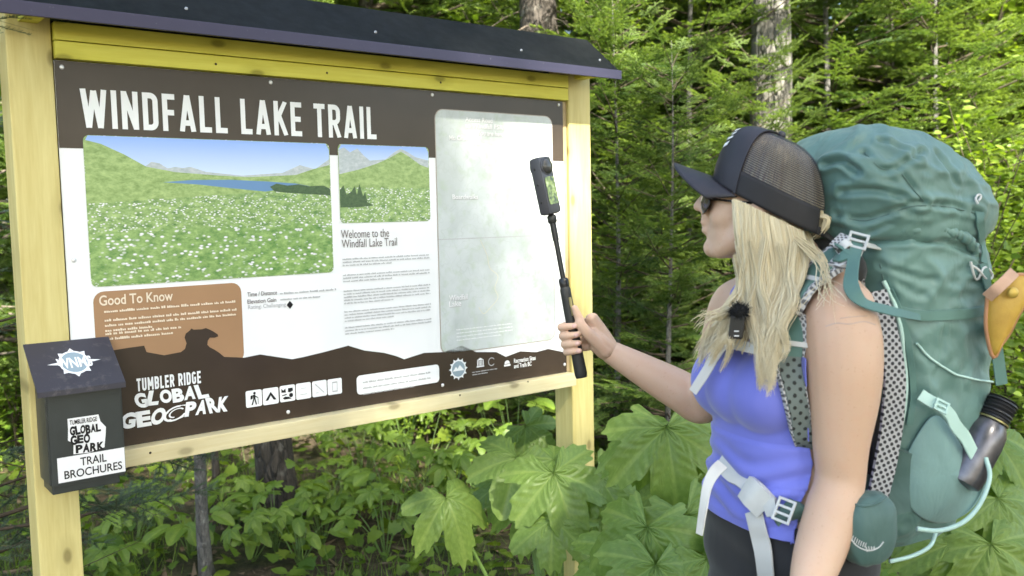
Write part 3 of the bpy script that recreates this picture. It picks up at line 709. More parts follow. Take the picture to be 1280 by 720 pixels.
# far arm reaching out to the left
arm_f = [T(-.005, -.12, 1.35), S_F, S_F.lerp(E_F, .5) + Vector((0, 0, -.012)), E_F, E_F.lerp(W_F, .25), E_F.lerp(W_F, .6), W_F]
body.tube(arm_f, [.05, .054, .049, .044, .0465, .039, .0275], 18, 50)
# legs and feet
for sgn in (1, -1):
    body.tube([T(-.01, sgn * .09, .86), T(.005, sgn * .092, .70), T(.012, sgn * .09, .50), T(-.012, sgn * .09, .30), T(-.03, sgn * .09, .09)], [.095, .083, .06, .054, .04], 18, 40)
    body.tube([T(-.045, sgn * .09, .05), T(.06, sgn * .095, .04), T(.14, sgn * .10, .032)], [.04, .038, .028], 14, 14)
# head: cranium, face, jaw, nose, lips, ear
AXH = (HF, HL, HU)
body.ball(Hd(-.006, 0, .026), (.084, .069, .070), AXH, 28)
body.ball(Hd(.036, 0, -.012), (.055, .061, .068), AXH, 24)
body.ball(Hd(.045, 0, -.06), (.046, .050, .048), AXH, 20)
body.ball(Hd(.075, 0, -.093), (.022, .026, .020), AXH, 16)
body.ball(Hd(.05, 0, -.085), (.04, .042, .026), AXH, 16)
for sgn in (1, -1):
    body.ball(Hd(.050, sgn * .030, -.030), (.036, .031, .036), AXH, 16)
    body.ball(Hd(.068, sgn * .018, .022), (.016, .03, .012), AXH, 14)
    body.tube([Hd(.0, sgn * .052, -.035), Hd(.03, sgn * .044, -.072), Hd(.06, sgn * .022, -.092)], [.022, .022, .020], 12, 12)
    body.ball(Hd(.040, sgn * .028, -.062), (.036, .028, .036), AXH, 16)
    body.ball(Hd(-.008, sgn * .073, -.012), (.018, .007, .03), AXH, 12)
body.tube([Hd(.090, 0, .022), Hd(.102, 0, .0), Hd(.114, 0, -.018)], [.008, .0095, .0105], 12, 10)
for sgn in (1, -1): body.ball(Hd(.099, sgn * .011, -.022), (.011, .009, .008), AXH, 10)
body.ball(Hd(.092, 0, -.038), (.014, .020, .011), AXH, 12)
body.ball(Hd(.097, 0, -.0475), (.0095, .021, .0062), AXH, 12)
body.ball(Hd(.094, 0, -.0625), (.0095, .019, .0068), AXH, 12)

# far hand: fingers wrapped round the stick
ST_B, ST_T = P(727, 472, 2.02), P(689, 268, 2.045)
SD = (ST_T - ST_B).normalized(); SR = SD.cross(Vector((0, 1, 0))).normalized(); SR = SR if SR.x > 0 else -SR; SBk = SR.cross(SD).normalized(); SBk = SBk if SBk.y > 0 else -SBk
def stick_at(px_y):
    t = (472 - px_y) / (472 - 268); return ST_B.lerp(ST_T, t)
def around(c, ang, r): a = math.radians(ang); return c + SR * (r * math.cos(a)) + SBk * (r * math.sin(a))
STK_R = .0125
hand = Soup()
fing = [(406.5, .0090, 1.0), (417.5, .0094, 1.08), (428, .0090, 1.04), (437.5, .0080, .92)]
for k, (py, fr_, sc) in enumerate(fing):
    c = stick_at(py); R_ = STK_R + fr_ * .92
    pts = [around(c, 8, .046) + SBk * .006, around(c, 48, R_ * 1.75), around(c, 95, R_ * 1.28), around(c, 150, R_ * 1.18), around(c, 195, R_ * 1.16), around(c, 240, R_ * 1.04), around(c + SD * -.001, 282 + 8 * sc, R_ * 1.0)]
    hand.tube(pts, [fr_ * 1.1, fr_ * 1.12, fr_ * 1.08, fr_ * 1.02, fr_ * 1.04, fr_ * .95, fr_ * .74], 12, 36)
    hand.ball(around(c, 196, R_ * 1.2), (fr_ * 1.08,) * 3, None, 12)
# palm between knuckles, stick and wrist
k0, k3 = around(stick_at(404), 8, .046), around(stick_at(438), 8, .044)
hand.tube([k0 + SBk * .004, k3 + SBk * .004], [.0135, .0125], 14, 12)
hand.tube([k0 + SR * .004, (k0 + W_F) / 2 + SD * .006, W_F], [.0145, .019, .0225], 14, 16)
hand.tube([k3, (k3 + W_F) / 2 - SD * .004, W_F], [.0130, .0185, .0225], 14, 16)
hand.tube([(k0 + k3) / 2 - SBk * .003, (k0 + k3 + W_F * 2) / 4 - SBk * .008, W_F], [.016, .0195, .023], 14, 16)
hand.tube([W_F, W_F.lerp(E_F, .25)], [.0235, .029], 16, 8)
# thumb: leaves the side of the palm, lies up along the stick
th0 = (k3 + W_F * 1.4) / 2.4 - SBk * .012; th1 = around(stick_at(412), -38, .030); th2 = around(stick_at(399), -40, .0235); th3 = around(stick_at(386), -52, .0205)
hand.tube([th0, th1, th2, th3], [.0165, .0125, .0104, .0078], 12, 24)

t = NT('skin'); c = t.coord()
n1 = t.noise(c, 5, 4); n2 = t.noise(c, 46, 3)
col = t.ramp(n1, [(.3, (.58, .375, .265)), (.7, (.645, .44, .325))]); col = t.mix(t.ramp(t.noise(c, 190, 2), [(.64, 0), (.72, .3)]), col, (.42, .23, .14)); col = t.mix(t.ramp(n2, [(.45, 0), (.75, .25)]), col, (.60, .335, .235))
t.set(col, .48, 0, .4); t.b.inputs['Subsurface Weight'].default_value = .12; t.b.inputs['Subsurface Radius'].default_value = (.012, .005, .003); t.b.inputs['Subsurface Scale'].default_value = .6
t.bump(t.noise(c, 420, 2), .06, .001); M_skin = t.m

person = empty('person', (AX.x, AX.y, 0))
tag(person, 'woman in blue tank top and dark cap holding a selfie stick towards the board', 'person')
body.V += [(0, 0, 0)] * 0
body_me = body.fuse('body', .0042, 13)
hand_me = hand.fuse('body', .0021, 5)
bm = bmesh.new(); bm.from_mesh(body_me); bm.from_mesh(hand_me)
b_ = bmesh.new(); b_.from_mesh(body_me)
me = bpy.data.meshes.new('body'); bm.to_mesh(me); bm.free()
o = link('body', me, M_skin, None, True); attach(o, person)
# finger nails
M_nail = plain('nail', (.70, .45, .40), .25, 0, .05)
for k, (py, fr_, sc) in enumerate(fing):
    c = stick_at(py); R_ = STK_R + fr_ * .92; tip = around(c + SD * -.001, 270 + 8 * sc, R_ + fr_ * .62)
    nx = (around(c, 300, 1) - around(c, 240, 1)).normalized(); nz = (tip - c).normalized(); ny = nz.cross(nx)
    bm = bmesh.new(); mtx = Matrix((( nx.x, ny.x, nz.x, tip.x), (nx.y, ny.y, nz.y, tip.y), (nx.z, ny.z, nz.z, tip.z), (0, 0, 0, 1)))
    bmesh.ops.create_uvsphere(bm, u_segments=10, v_segments=6, radius=1, matrix=mtx @ Matrix.Diagonal((.0062, .0050, .0022, 1)))
    attach(bm_obj('fingernail', bm, M_nail, None, True), person)

# faint inked line across the shoulder
def skin_line(pts, w, mat):
    tree = BVHTree.FromPolygons([v.co for v in body_me.vertices], [tuple(p.vertices) for p in body_me.polygons]); q = []; nn = []
    for x, y in catmull(pts, 24):
        r = Vector(ray(x, y).tolist()).normalized(); h = tree.ray_cast(Vector(EYE.tolist()), r); n_ = h[1] if h[1].dot(r) < 0 else -h[1]; q.append(tuple(h[0] + n_ * .0003)); nn.append(tuple(n_))
    V, F = ribbon_arrays(q, w, .0006, nn); attach(autosmooth(new_mesh_obj('tattoo', V, F, mat), 60), person)
M_ink2 = plain('tattoo_ink', (.47, .33, .27), .5, 0, .1)
skin_line([(1032, 408), (1046, 404), (1062, 405), (1080, 402), (1094, 406)], .0022, M_ink2); skin_line([(1050, 398), (1066, 396), (1084, 395)], .0016, M_ink2)
# ---- clothing cut from the body's own surface, lifted off the skin
def garment(name, keep, lift, mat, thick=.0015, relax=2):
    bm = b_.copy()
    bmesh.ops.delete(bm, geom=[f for f in bm.faces if not keep(f.calc_center_median())], context='FACES')
    bmesh.ops.delete(bm, geom=[v for v in bm.verts if not v.link_faces], context='VERTS')
    for _ in range(relax): bmesh.ops.smooth_vert(bm, verts=bm.verts[:], factor=.5, use_axis_x=True, use_axis_y=True, use_axis_z=True)
    bm.normal_update()
    for v in bm.verts: v.co += v.normal * (lift(v.co) if callable(lift) else lift)
    o = bm_obj(name, bm, mat, None, True)
    md = o.modifiers.new('thickness', 'SOLIDIFY'); md.thickness = thick; md.offset = 1
    attach(o, person); return o
def loc(p):
    d_ = p - AX; return d_.dot(FW), d_.dot(LF), p.z
def arm_dist(p):
    best = 9
    for chain in ((T(-.012, .15, 1.36), S_N, E_N, W_N, H_N), (T(-.005, -.15, 1.35), S_F, E_F, W_F)):
        for a, b in zip(chain[:-1], chain[1:]):
            ab = b - a; t_ = max(0, min(1, (p - a).dot(ab) / ab.length_squared)); best = min(best, (p - a - ab * t_).length)
    return best
def keep_tank(p):
    a, b, z = loc(p)
    if not (.965 < z < 1.43): return False
    if abs(b) > (.163 if z > 1.2 else .158) and z > 1.03: return False
    if arm_dist(p) < (.060 if z > 1.2 else .047): return False
    neck = 1.325 + .10 * min(1, (abs(b) / .085) ** 2.2) if a > -.02 else 1.37
    if z > neck: return False
    if z > 1.30 and abs(b) > .125: return False
    return a * a / .05 + b * b / .034 < 1.15 + (1 if z < 1.3 else 0)
def tank_lift(p):
    a, b, z = loc(p); l = .0055
    if z < 1.13: l += .0035 * math.sin(z * 150 + a * 18 + 2.2 * math.sin(b * 30)) * min(1, (1.13 - z) / .05) * (1 if z > .985 else .3) + .004
    if z < 1.05: l += .004
    return l
M_tank = fabric('tank_knit', (.155, .175, .62), .72, 1400, .05, .35, .15)
garment('tank_top', keep_tank, tank_lift, M_tank, .002, 16)
M_pants = fabric('trouser_black', (.014, .014, .017), .8, 900, .2, .15, .2)
garment('trousers', lambda p: .07 < p.z < .992 and arm_dist(p) > .0555 + (.02 if p.z < .85 else 0) and abs(loc(p)[1]) < .215 and abs(loc(p)[0]) < .16, lambda p: .007 + .003 * math.sin(p.z * 70 + p.x * 40), M_pants, .002, 2)
M_boot = plain('boot_leather', (.07, .055, .045), .7, 0, .2, 40, .3)
garment('boot', lambda p: p.z < .13 and loc(p)[1] > 0, .009, M_boot, .003, 1); garment('boot', lambda p: p.z < .13 and loc(p)[1] < 0, .009, M_boot, .003, 1)
b_.free()

# ---- cap
CF = (HF * math.cos(math.radians(20)) + HU * math.sin(math.radians(20))).normalized(); CL = HL; CU = CF.cross(CL).normalized()
CC = P(959, 259, 1.675)
def Cp(a, b, c): return CC + CF * a + CL * b + CU * c
def dome(phi, t_, off=0.0):
    """phi 0 = front, t 0 = bottom edge, 1 = crown"""
    s_ = math.cos(t_ * math.pi / 2) ** .55; h = math.sin(t_ * math.pi / 2) ** 1.15
    A, Bw, H = .110 + off, .086 + off, .126 + off
    cf = max(0.0, math.cos(phi)); sh = .034 * h
    return Cp(sh + A * math.cos(phi) * s_ * (1 + .03 * cf * math.sin(t_ * 3)), Bw * math.sin(phi) * s_, H * h + .006 * math.cos(phi) * (1 - t_))
M_capf = plain('cap_twill', (.020, .018, .026), .55, 0, .15, 20, .15, 900)
M_capband = plain('cap_band', (.012, .011, .014), .7, 0, .2, 30, .2, 700)
t = NT('cap_mesh'); c = t.coord('UV'); 
v = t.node('ShaderNodeTexVoronoi', feature='F1'); v.inputs['Scale'].default_value = 1.0; v.inputs['Randomness'].default_value = .0; t.l.new(t.mapping(c, (130, 46, 1)), v.inputs['Vector'])
hole = t.ramp(v.outputs['Distance'], [(.27, 1), (.36, 0)])
t.set((.03, .026, .035), .45); tr = t.node('ShaderNodeBsdfTransparent'); mx = t.node('ShaderNodeMixShader'); t.l.new(hole, mx.inputs[0]); t.l.new(t.b.outputs[0], mx.inputs[1]); t.l.new(tr.outputs[0], mx.inputs[2]); t.l.new(mx.outputs[0], t.out.inputs['Surface'])
M_capmesh = t.m
def dome_patch(name, p0, p1, t0, t1, mat, nphi, nt, off=0.0, thick=.0015, keep=None):
    V, F, UV = [], [], []
    for i in range(nphi + 1):
        for j in range(nt + 1):
            ph = p0 + (p1 - p0) * i / nphi; tt = t0 + (t1 - t0) * j / nt; V.append(dome(ph, tt, off)); UV.append((ph / math.pi, tt))
    k = nt + 1
    for i in range(nphi):
        for j in range(nt): F.append((i * k + j, (i + 1) * k + j, (i + 1) * k + j + 1, i * k + j + 1))
    me = bpy.data.meshes.new(name); me.from_pydata([tuple(v) for v in V], [], F); me.update()
    uv = me.uv_layers.new(name='UVMap'); li = np.zeros(len(me.loops), int); me.loops.foreach_get('vertex_index', li)
    uv.data.foreach_set('uv', np.array(UV)[li].astype(np.float32).ravel())
    o = link(name, me, mat, None, True)
    if thick: md = o.modifiers.new('thickness', 'SOLIDIFY'); md.thickness = thick; md.offset = 0
    attach(o, cap); return o
cap = empty('cap', tuple(CC)); attach(cap, person)
PH = math.radians(62)
fp_ = dome_patch('front_panel', -PH, PH, 0.0, .995, M_capf, 40, 26, .0015)
dome_patch('mesh_panel', PH, 2 * math.pi - PH, .24, .995, M_capmesh, 56, 24, 0, 0)
dome_patch('sweat_band', PH - .02, math.pi - .38, 0, .25, M_capband, 24, 6, .0012, .002)
dome_patch('sweat_band', math.pi + .38, 2 * math.pi - PH + .02, 0, .25, M_capband, 24, 6, .0012, .002)
dome_patch('adjuster_strap', math.pi - .42, math.pi + .42, -.0, .09, M_capband, 12, 3, .0025, .0015)
for sgn in (1, -1):
    V, F = ribbon_arrays([dome(sgn * PH, tt, .003) for tt in np.linspace(0, .99, 24)], .005, .002, [(dome(sgn * PH, tt, .02) - dome(sgn * PH, tt, .0)) for tt in np.linspace(0, .99, 24)])
    attach(new_mesh_obj('seam', V, F, M_capf), cap)
bm = bmesh.new(); bmesh.ops.create_uvsphere(bm, u_segments=12, v_segments=8, radius=.008, matrix=Matrix.Translation(dome(0, 1.0, .002))); attach(bm_obj('top_button', bm, M_capf, None, True), cap)
# brim
V, F = [], []; nb, nr = 28, 10; PB = math.radians(66)
for i in range(nb + 1):
    ph = -PB + 2 * PB * i / nb; e0 = dome(ph, .03, .001)
    for j in range(nr + 1):
        q = j / nr; w = math.cos(ph * .98) ** .62 if abs(ph) < 1.5 else 0
        out = .081 * w * q
        bend = -.030 * math.sin(ph) ** 2 * (.25 + .75 * q)
        V.append(e0 + CF * out + CL * (math.sin(ph) * .008 * q) + CU * (bend - .006 * q))
k = nr + 1
for i in range(nb):
    for j in range(nr): F.append((i * k + j, (i + 1) * k + j, (i + 1) * k + j + 1, i * k + j + 1))
o = new_mesh_obj('brim', V, F, M_capf, None, True); md = o.modifiers.new('thickness', 'SOLIDIFY'); md.thickness = .0035; md.offset = 0; attach(o, cap)
# white emblem on the front panel: short marks seen nearly edge-on
for k, (p0, t0, dp, dt_) in enumerate(((.34, .36, .16, .05), (.30, .45, .20, .035), (.36, .52, .10, .04), (.22, .58, .20, .035), (.10, .50, .14, .05), (-.05, .42, .2, .05), (-.1, .55, .25, .04))):
    V = [dome(p0 + a * dp, t0 + b * dt_ + a * .05, .0042) for a, b in ((0, 0), (1, 0), (1, 1), (0, 1))]
    attach(new_mesh_obj('emblem', V, [(0, 1, 2, 3)], M_sticker), cap)

# ---- sunglasses
M_frame = plain('glasses_frame', (.015, .012, .012), .25, 0, .1); M_lens = plain('glasses_lens', (.05, .025, .025), .08, 0, .1)
gl = empty('sunglasses', tuple(Hd(.09, 0, .012))); attach(gl, person)
for sgn in (1, -1):
    V = []; n_ = 20
    for r_, dx in ((1, 0), (.6, .004), (.0, .006)):
        for j in range(n_):
            a = 2 * math.pi * j / n_; V.append(Hd(.0965 + dx - .016 * (1 if r_ == 1 else r_) * max(0, math.cos(a)) ** 2, sgn * (.031 + .027 * r_ * math.cos(a)), -.009 + .0215 * r_ * math.sin(a)))
    F = [(i * n_ + j, i * n_ + (j + 1) % n_, (i + 1) * n_ + (j + 1) % n_, (i + 1) * n_ + j) for i in range(2) for j in range(n_)]
    attach(new_mesh_obj('lens', V, F, M_lens, None, True), gl)
    rim = [Hd(.0965 - .016 * max(0, math.cos(a)) ** 2, sgn * (.031 + .027 * math.cos(a)), -.009 + .0215 * math.sin(a)) for a in np.linspace(0, 2 * math.pi, 25)]
    attach(tube('rim', rim, .0017, M_frame, None, 6), gl)
    attach(tube('temple_arm', catmull([Hd(.082, sgn * .060, -.001), Hd(.05, sgn * .070, -.002), Hd(.0, sgn * .076, -.003), Hd(-.02, sgn * .077, -.004)], 14), .0022, M_frame, None, 6), gl)
attach(tube('bridge', catmull([Hd(.0985, .008, .010), Hd(.103, 0, .013), Hd(.0985, -.008, .010)], 8), .0016, M_frame, None, 6), gl)

# ---- hair: strands grown between guide curves
t = NT('blonde_hair'); a = t.node('ShaderNodeAttribute', attribute_name='tint').outputs['Fac']
t.set(t.ramp(a, [(0, (.34, .24, .12)), (.3, (.66, .53, .32)), (.7, (.85, .75, .53)), (1, (.92, .85, .68))]), .38, 0, .5)
tr = t.node('ShaderNodeBsdfTranslucent'); tr.inputs[0].default_value = (.7, .6, .4, 1); mx = t.node('ShaderNodeMixShader'); mx.inputs[0].default_value = .2
t.l.new(t.b.outputs[0], mx.inputs[1]); t.l.new(tr.outputs[0], mx.inputs[2]); t.l.new(mx.outputs[0], t.out.inputs['Surface']); M_hair = t.m
def hair(name, guides, count, spread, w0, seed, n=26, clump=.0, taper=.25, wild=.004, wave=.0, locks=0, short=.46):
    """guides: list of point lists (world); strands are blends of neighbours"""
    rr = np.random.RandomState(seed); G = np.array([catmull([tuple(p) for p in g], n) for g in guides]); m = len(G)
    V, F, tint = [], [], []
    for s_ in range(count):
        x = rr.uniform(0, m - 1); u = np.linspace(0, 1, n)[:, None]
        lk = (np.floor(x * locks) + .5) / locks if locks else x; xs = np.clip(x + (lk - x) * .8 * u[:, 0], 0, m - 1 - 1e-6); ii = np.minimum(xs.astype(int), m - 2); ff = (xs - ii)[:, None]
        p = G[ii, np.arange(n)] * (1 - ff) + G[ii + 1, np.arange(n)] * ff
        off = rr.normal(0, 1, 3); off2 = rr.normal(0, 1, 3)
        p = p + off * spread * (.35 + .65 * u) * (1 - clump * u) + off2 * wild * np.sin(u * rr.uniform(3, 7) + rr.uniform(0, 6)) * u
        p = p + np.array([1.0, -.35, 0]) * (wave * np.sin(u * (8.5 + 1.2 * math.sin(lk * 9)) + lk * 2.3 + rr.normal(0, .22)) * u ** .8)
        end = 1 - short * rr.rand(); k = max(6, int(n * end)); p = p[:k]
        r = w0 * rr.uniform(.6, 1.25) * (1 - (1 - taper) * np.linspace(0, 1, k) ** 2.5)
        v, f_ = tube_arrays(p, r, 4, (0, 1, 0), False); b = len(V); V += v; F += [tuple(q + b for q in ff) for ff in f_]; tint += [np.clip(rr.normal(.62, .15), 0, 1)] * len(v)
    me = bpy.data.meshes.new(name); me.from_pydata(V, [], F); me.update()
    at = me.attributes.new('tint', 'FLOAT', 'POINT'); at.data.foreach_set('value', np.array(tint, np.float32))
    o = link(name, me, M_hair, None, True); attach(o, person); return o
Yh = 1.588
def g(*pts): return [P(x, y, Y) for x, y, Y in pts]
# near curtain, from the temple round to the back of the head, gathered over the chest
hair('hair', [
    g((917, 250, 1.60), (918, 285, 1.594), (924, 325, 1.60), (926, 362, 1.61), (930, 392, 1.58), (940, 425, 1.53), (950, 458, 1.505), (956, 486, 1.495)),
    g((930, 255, 1.59), (932, 295, 1.582), (938, 340, 1.58), (940, 380, 1.57), (944, 412, 1.54), (950, 440, 1.51), (955, 468, 1.498), (958, 492, 1.49)),
    g((948, 264, 1.583), (952, 305, 1.575), (955, 350, 1.57), (954, 395, 1.545), (955, 430, 1.515), (958, 462, 1.495), (959, 495, 1.485)),
    g((968, 273, 1.582), (973, 315, 1.573), (974, 352, 1.565), (966, 390, 1.54), (961, 425, 1.512), (960, 458, 1.495), (959, 492, 1.487)),
    g((985, 282, 1.585), (993, 318, 1.577), (988, 350, 1.56), (975, 384, 1.535), (966, 420, 1.51), (962, 450, 1.496), (960, 482, 1.488)),
    g((1003, 290, 1.60), (1010, 318, 1.59), (1002, 348, 1.565), (984, 380, 1.535), (971, 410, 1.512), (965, 440, 1.50), (962, 470, 1.492))], 3800, .0034, .00075, 11, 32, .8, .2, .004, .0095, 2.6, .62)
hair('hair', [
    g((921, 300, 1.60), (926, 345, 1.605), (921, 380, 1.60), (908, 405, 1.575), (893, 425, 1.56), (876, 446, 1.57)),
    g((930, 310, 1.59), (934, 350, 1.585), (928, 385, 1.58), (913, 405, 1.55), (900, 428, 1.545), (888, 455, 1.55))], 420, .004, .0008, 18, 26, .3, .25, .006, .010, 3)
# separate wavy locks tapering to points over the chest
for k, pts_ in enumerate((
    ((938, 300, 1.578), (946, 345, 1.572), (938, 385, 1.56), (948, 425, 1.515), (944, 455, 1.50), (951, 488, 1.492)),
    ((955, 300, 1.572), (948, 350, 1.566), (960, 395, 1.538), (952, 435, 1.508), (960, 470, 1.49), (956, 500, 1.483)),
    ((972, 305, 1.572), (980, 350, 1.562), (966, 395, 1.53), (972, 430, 1.508), (962, 462, 1.494), (967, 486, 1.488)),
    ((990, 305, 1.578), (986, 345, 1.558), (992, 378, 1.53), (976, 408, 1.508), (981, 432, 1.502), (973, 456, 1.496)),
    ((924, 310, 1.592), (930, 350, 1.59), (918, 385, 1.585), (914, 412, 1.55), (898, 430, 1.545), (884, 462, 1.56)),
    ((932, 320, 1.585), (926, 360, 1.59), (930, 392, 1.57), (912, 418, 1.54), (908, 440, 1.54), (896, 470, 1.55)),
    ((920, 320, 1.60), (924, 355, 1.60), (908, 385, 1.59), (900, 405, 1.575), (880, 418, 1.575), (866, 442, 1.59)))):
    hair('hair', [g(*pts_), g(*[(x + 3, y + 2, Y) for x, y, Y in pts_])], 150, .0085, .0007, 60 + k, 26, .97, .2, .0025, .004, 0, .35)
# deeper layer filling behind the curtain
hair('hair', [
    g((925, 262, 1.625), (926, 300, 1.62), (930, 345, 1.62), (930, 385, 1.60), (915, 412, 1.58), (898, 430, 1.57)),
    g((955, 280, 1.612), (957, 330, 1.60), (955, 380, 1.575), (952, 420, 1.54), (953, 455, 1.515)),
    g((985, 292, 1.615), (990, 335, 1.60), (978, 380, 1.56), (965, 415, 1.53), (960, 445, 1.51)),
    g((1010, 292, 1.64), (1018, 325, 1.62), (1000, 365, 1.58), (980, 395, 1.545), (970, 425, 1.52))], 420, .006, .0022, 12, 22, .3)
# far-side lock falling in front of the far shoulder
hair('hair', [
    g((930, 330, 1.72), (915, 380, 1.73), (893, 410, 1.70), (880, 440, 1.68), (872, 470, 1.67)),
    g((940, 340, 1.70), (925, 385, 1.70), (905, 408, 1.66), (888, 425, 1.64), (870, 440, 1.63)),
    g((950, 350, 1.68), (935, 385, 1.66), (920, 405, 1.62), (905, 425, 1.60), (893, 450, 1.59))], 360, .006, .0016, 13, 22, .2, .2, .007)
# tuft through the cap's back opening
bk_ = Cp(-.098, 0, .018)
hair('hair', [[bk_ + CL * s_ + CF * .02, bk_ + CL * s_ + CU * .008 - CF * .006, bk_ + CL * s_ * 1.2 - CU * .012 - CF * .008, bk_ + CL * s_ - CU * .035] for s_ in (-.024, 0, .024)], 160, .003, .0014, 14, 12)
# hair on the scalp, seen through the cap's mesh
sc_g = []
for ph in np.linspace(PH - .25, 2 * math.pi - PH + .25, 14):
    sc_g.append([dome(ph, tt, -.0055 - .004 * (tt < .1)) for tt in (.93, .75, .55, .35, .15, .0)])
hair('hair', sc_g, 900, .0016, .0017, 15, 16, 0, .8, .002)
# loose strands blowing out
hair('hair', [g((1000, 296, 1.59), (1030, 318, 1.58), (1035, 345, 1.55), (1010, 372, 1.51), (985, 392, 1.50)), g((990, 300, 1.58), (1022, 330, 1.55), (1030, 352, 1.52), (1050, 372, 1.47), (1075, 385, 1.445))], 26, .006, .0008, 16, 24, 0, .5, .01)
hair('hair', [g((920, 370, 1.60), (905, 395, 1.57), (885, 405, 1.56), (862, 440, 1.58)), g((930, 365, 1.60), (910, 385, 1.56), (880, 398, 1.56), (868, 425, 1.58))], 40, .008, .0008, 17, 20, 0, .5, .012)

# ------------------------------------------------------------------ SELFIE STICK and 360 CAMERA
M_rubber = plain('grip_rubber', (.018, .018, .017), .55, 0, .25, 60, .3, 500); M_pole = plain('pole_alloy', (.03, .03, .032), .3, .6, .1)
stick = empty('selfie_stick', tuple(ST_B)); tag(stick, 'black telescopic selfie stick gripped in the outstretched hand', 'selfie stick')
def along(t_): return ST_B + (ST_T - ST_B) * t_
attach(tube('handle', [along(x) for x in (0, .02, .04, .3, .5, .54, .56)], [.0125, .0142, .0142, .0128, .0122, .0122, .0100], M_rubber, None, 18, (0, 1, 0)), stick)
attach(tube('handle_collar', [along(x) for x in (.555, .57, .60, .61)], [.0105, .0112, .0112, .0085], M_pole, None, 16, (0, 1, 0)), stick)
attach(tube('pole_section', [along(.58), along(.86)], [.0058, .0058], M_pole, None, 12, (0, 1, 0)), stick)
attach(tube('pole_section', [along(.84), along(.95)], [.0072, .0072], M_pole, None, 12, (0, 1, 0)), stick)
attach(tube('mount_screw', [along(.945), along(.955), along(.99), along(1.0)], [.0078, .0105, .0105, .006], M_rubber, None, 14, (0, 1, 0)), stick)
p0 = around(along(.40), -60, .0128); attach(ribbon('release_catch', [p0 + (ST_T - ST_B) * x for x in (-.02, .03, .09)], .006, .003, plain('catch_gold', (.45, .38, .18), .35, .4), None, [(around(along(.4), -60, 1) - along(.4))] * 3), stick)
M_cambody = plain('camera_grey', (.055, .055, .065), .42, 0, .1, 40, .1); M_glass = plain('camera_lens', (.05, .05, .05), .05, 0, .1)
cm = empty('action_camera', tuple(ST_T)); tag(cm, 'slim grey two-lens action camera on the tip of the selfie stick', 'camera')
CD = (P(672, 200, 2.05) - P(686, 266, 2.05)).normalized(); CX = Vector((.72, -.62, .10)); CX = (CX - CD * CX.dot(CD)).normalized(); CY = CD.cross(CX).normalized()   # CX: lens/screen side
c0 = along(1.0)
def Kc(a, b, z): return c0 + CX * a + CY * b + CD * z
bm = bmesh.new(); box_bm(bm, -.0155, .0155, -.023, .023, .0, .130, .0085)
for v in bm.verts: v.co = Kc(*v.co)
o = autosmooth(bm_obj('camera_body', bm, M_cambody), 35); attach(o, cm)
for sgn in (1, -1):
    bm = bmesh.new(); bmesh.ops.create_uvsphere(bm, u_segments=20, v_segments=12, radius=1)
    for v in bm.verts: v.co = Kc(sgn * .0155 + v.co.x * .0105, v.co.y * .0175, .108 + v.co.z * .0175)
    attach(bm_obj('lens', bm, M_glass, None, True), cm)
    attach(tube('lens_ring', [Kc(sgn * .0158, .0185 * math.cos(a), .108 + .0185 * math.sin(a)) for a in np.linspace(0, 2 * math.pi, 25)], .0016, M_cambody, None, 6), cm)
t = NT('camera_screen'); c = t.coord(); t.set(t.ramp(t.noise(c, 90, 3), [(.35, (.05, .07, .03)), (.55, (.20, .26, .07)), (.7, (.36, .40, .22))]), .15); t.b.inputs['Emission Strength'].default_value = .08; t.l.new(t.b.inputs['Base Color'].links[0].from_socket, t.b.inputs['Emission Color'])
V = [Kc(.0162, b, z) for b, z in rrect(-.0165, .0165, .022, .084, .004)]; o = new_mesh_obj('screen', V, [tuple(range(len(V)))], t.m); attach(o, cm)
for z in (.03, .07, .105):
    bm = bmesh.new(); bmesh.ops.create_uvsphere(bm, u_segments=10, v_segments=6, radius=1)
    for v in bm.verts: v.co = Kc(-.002 + v.co.x * .003, -.0232 + v.co.y * .0008, z + v.co.z * .003)
    attach(bm_obj('button', bm, M_rubber, None, True), cm)
# ------------------------------------------------------------------ BACKPACK
from mathutils.bvhtree import BVHTree
def bvh_of(objs):
    V, F = [], []
    dg = bpy.context.evaluated_depsgraph_get()
    for ob in objs:
        me = ob.data; b = len(V); mw = ob.matrix_world; V += [mw @ v.co for v in me.vertices]; F += [tuple(i + b for i in p.vertices) for p in me.polygons]
    return BVHTree.FromPolygons(V, F)
bpy.context.view_layer.update()
BODY_BVH = bvh_of([o for o in bpy.data.objects if o.name.split('.')[0] in ('body', 'tank_top', 'trousers') and o.parent == person])
CLOTH_BVH = bvh_of([o for o in bpy.data.objects if o.name.split('.')[0] in ('tank_top', 'trousers') and o.parent == person])
def hit(bvh, px, py, fallback=1.6):
    r = Vector(ray(px, py).tolist()).normalized(); h = bvh.ray_cast(Vector(EYE.tolist()), r)
    if h[0] is None: return P(px, py, fallback), Vector((0, -1, 0))
    n = h[1] if h[1].dot(r) < 0 else -h[1]; return h[0], n
def K(c, b, z): return AX - FW * (.10 + c) + LF * b + UP * z

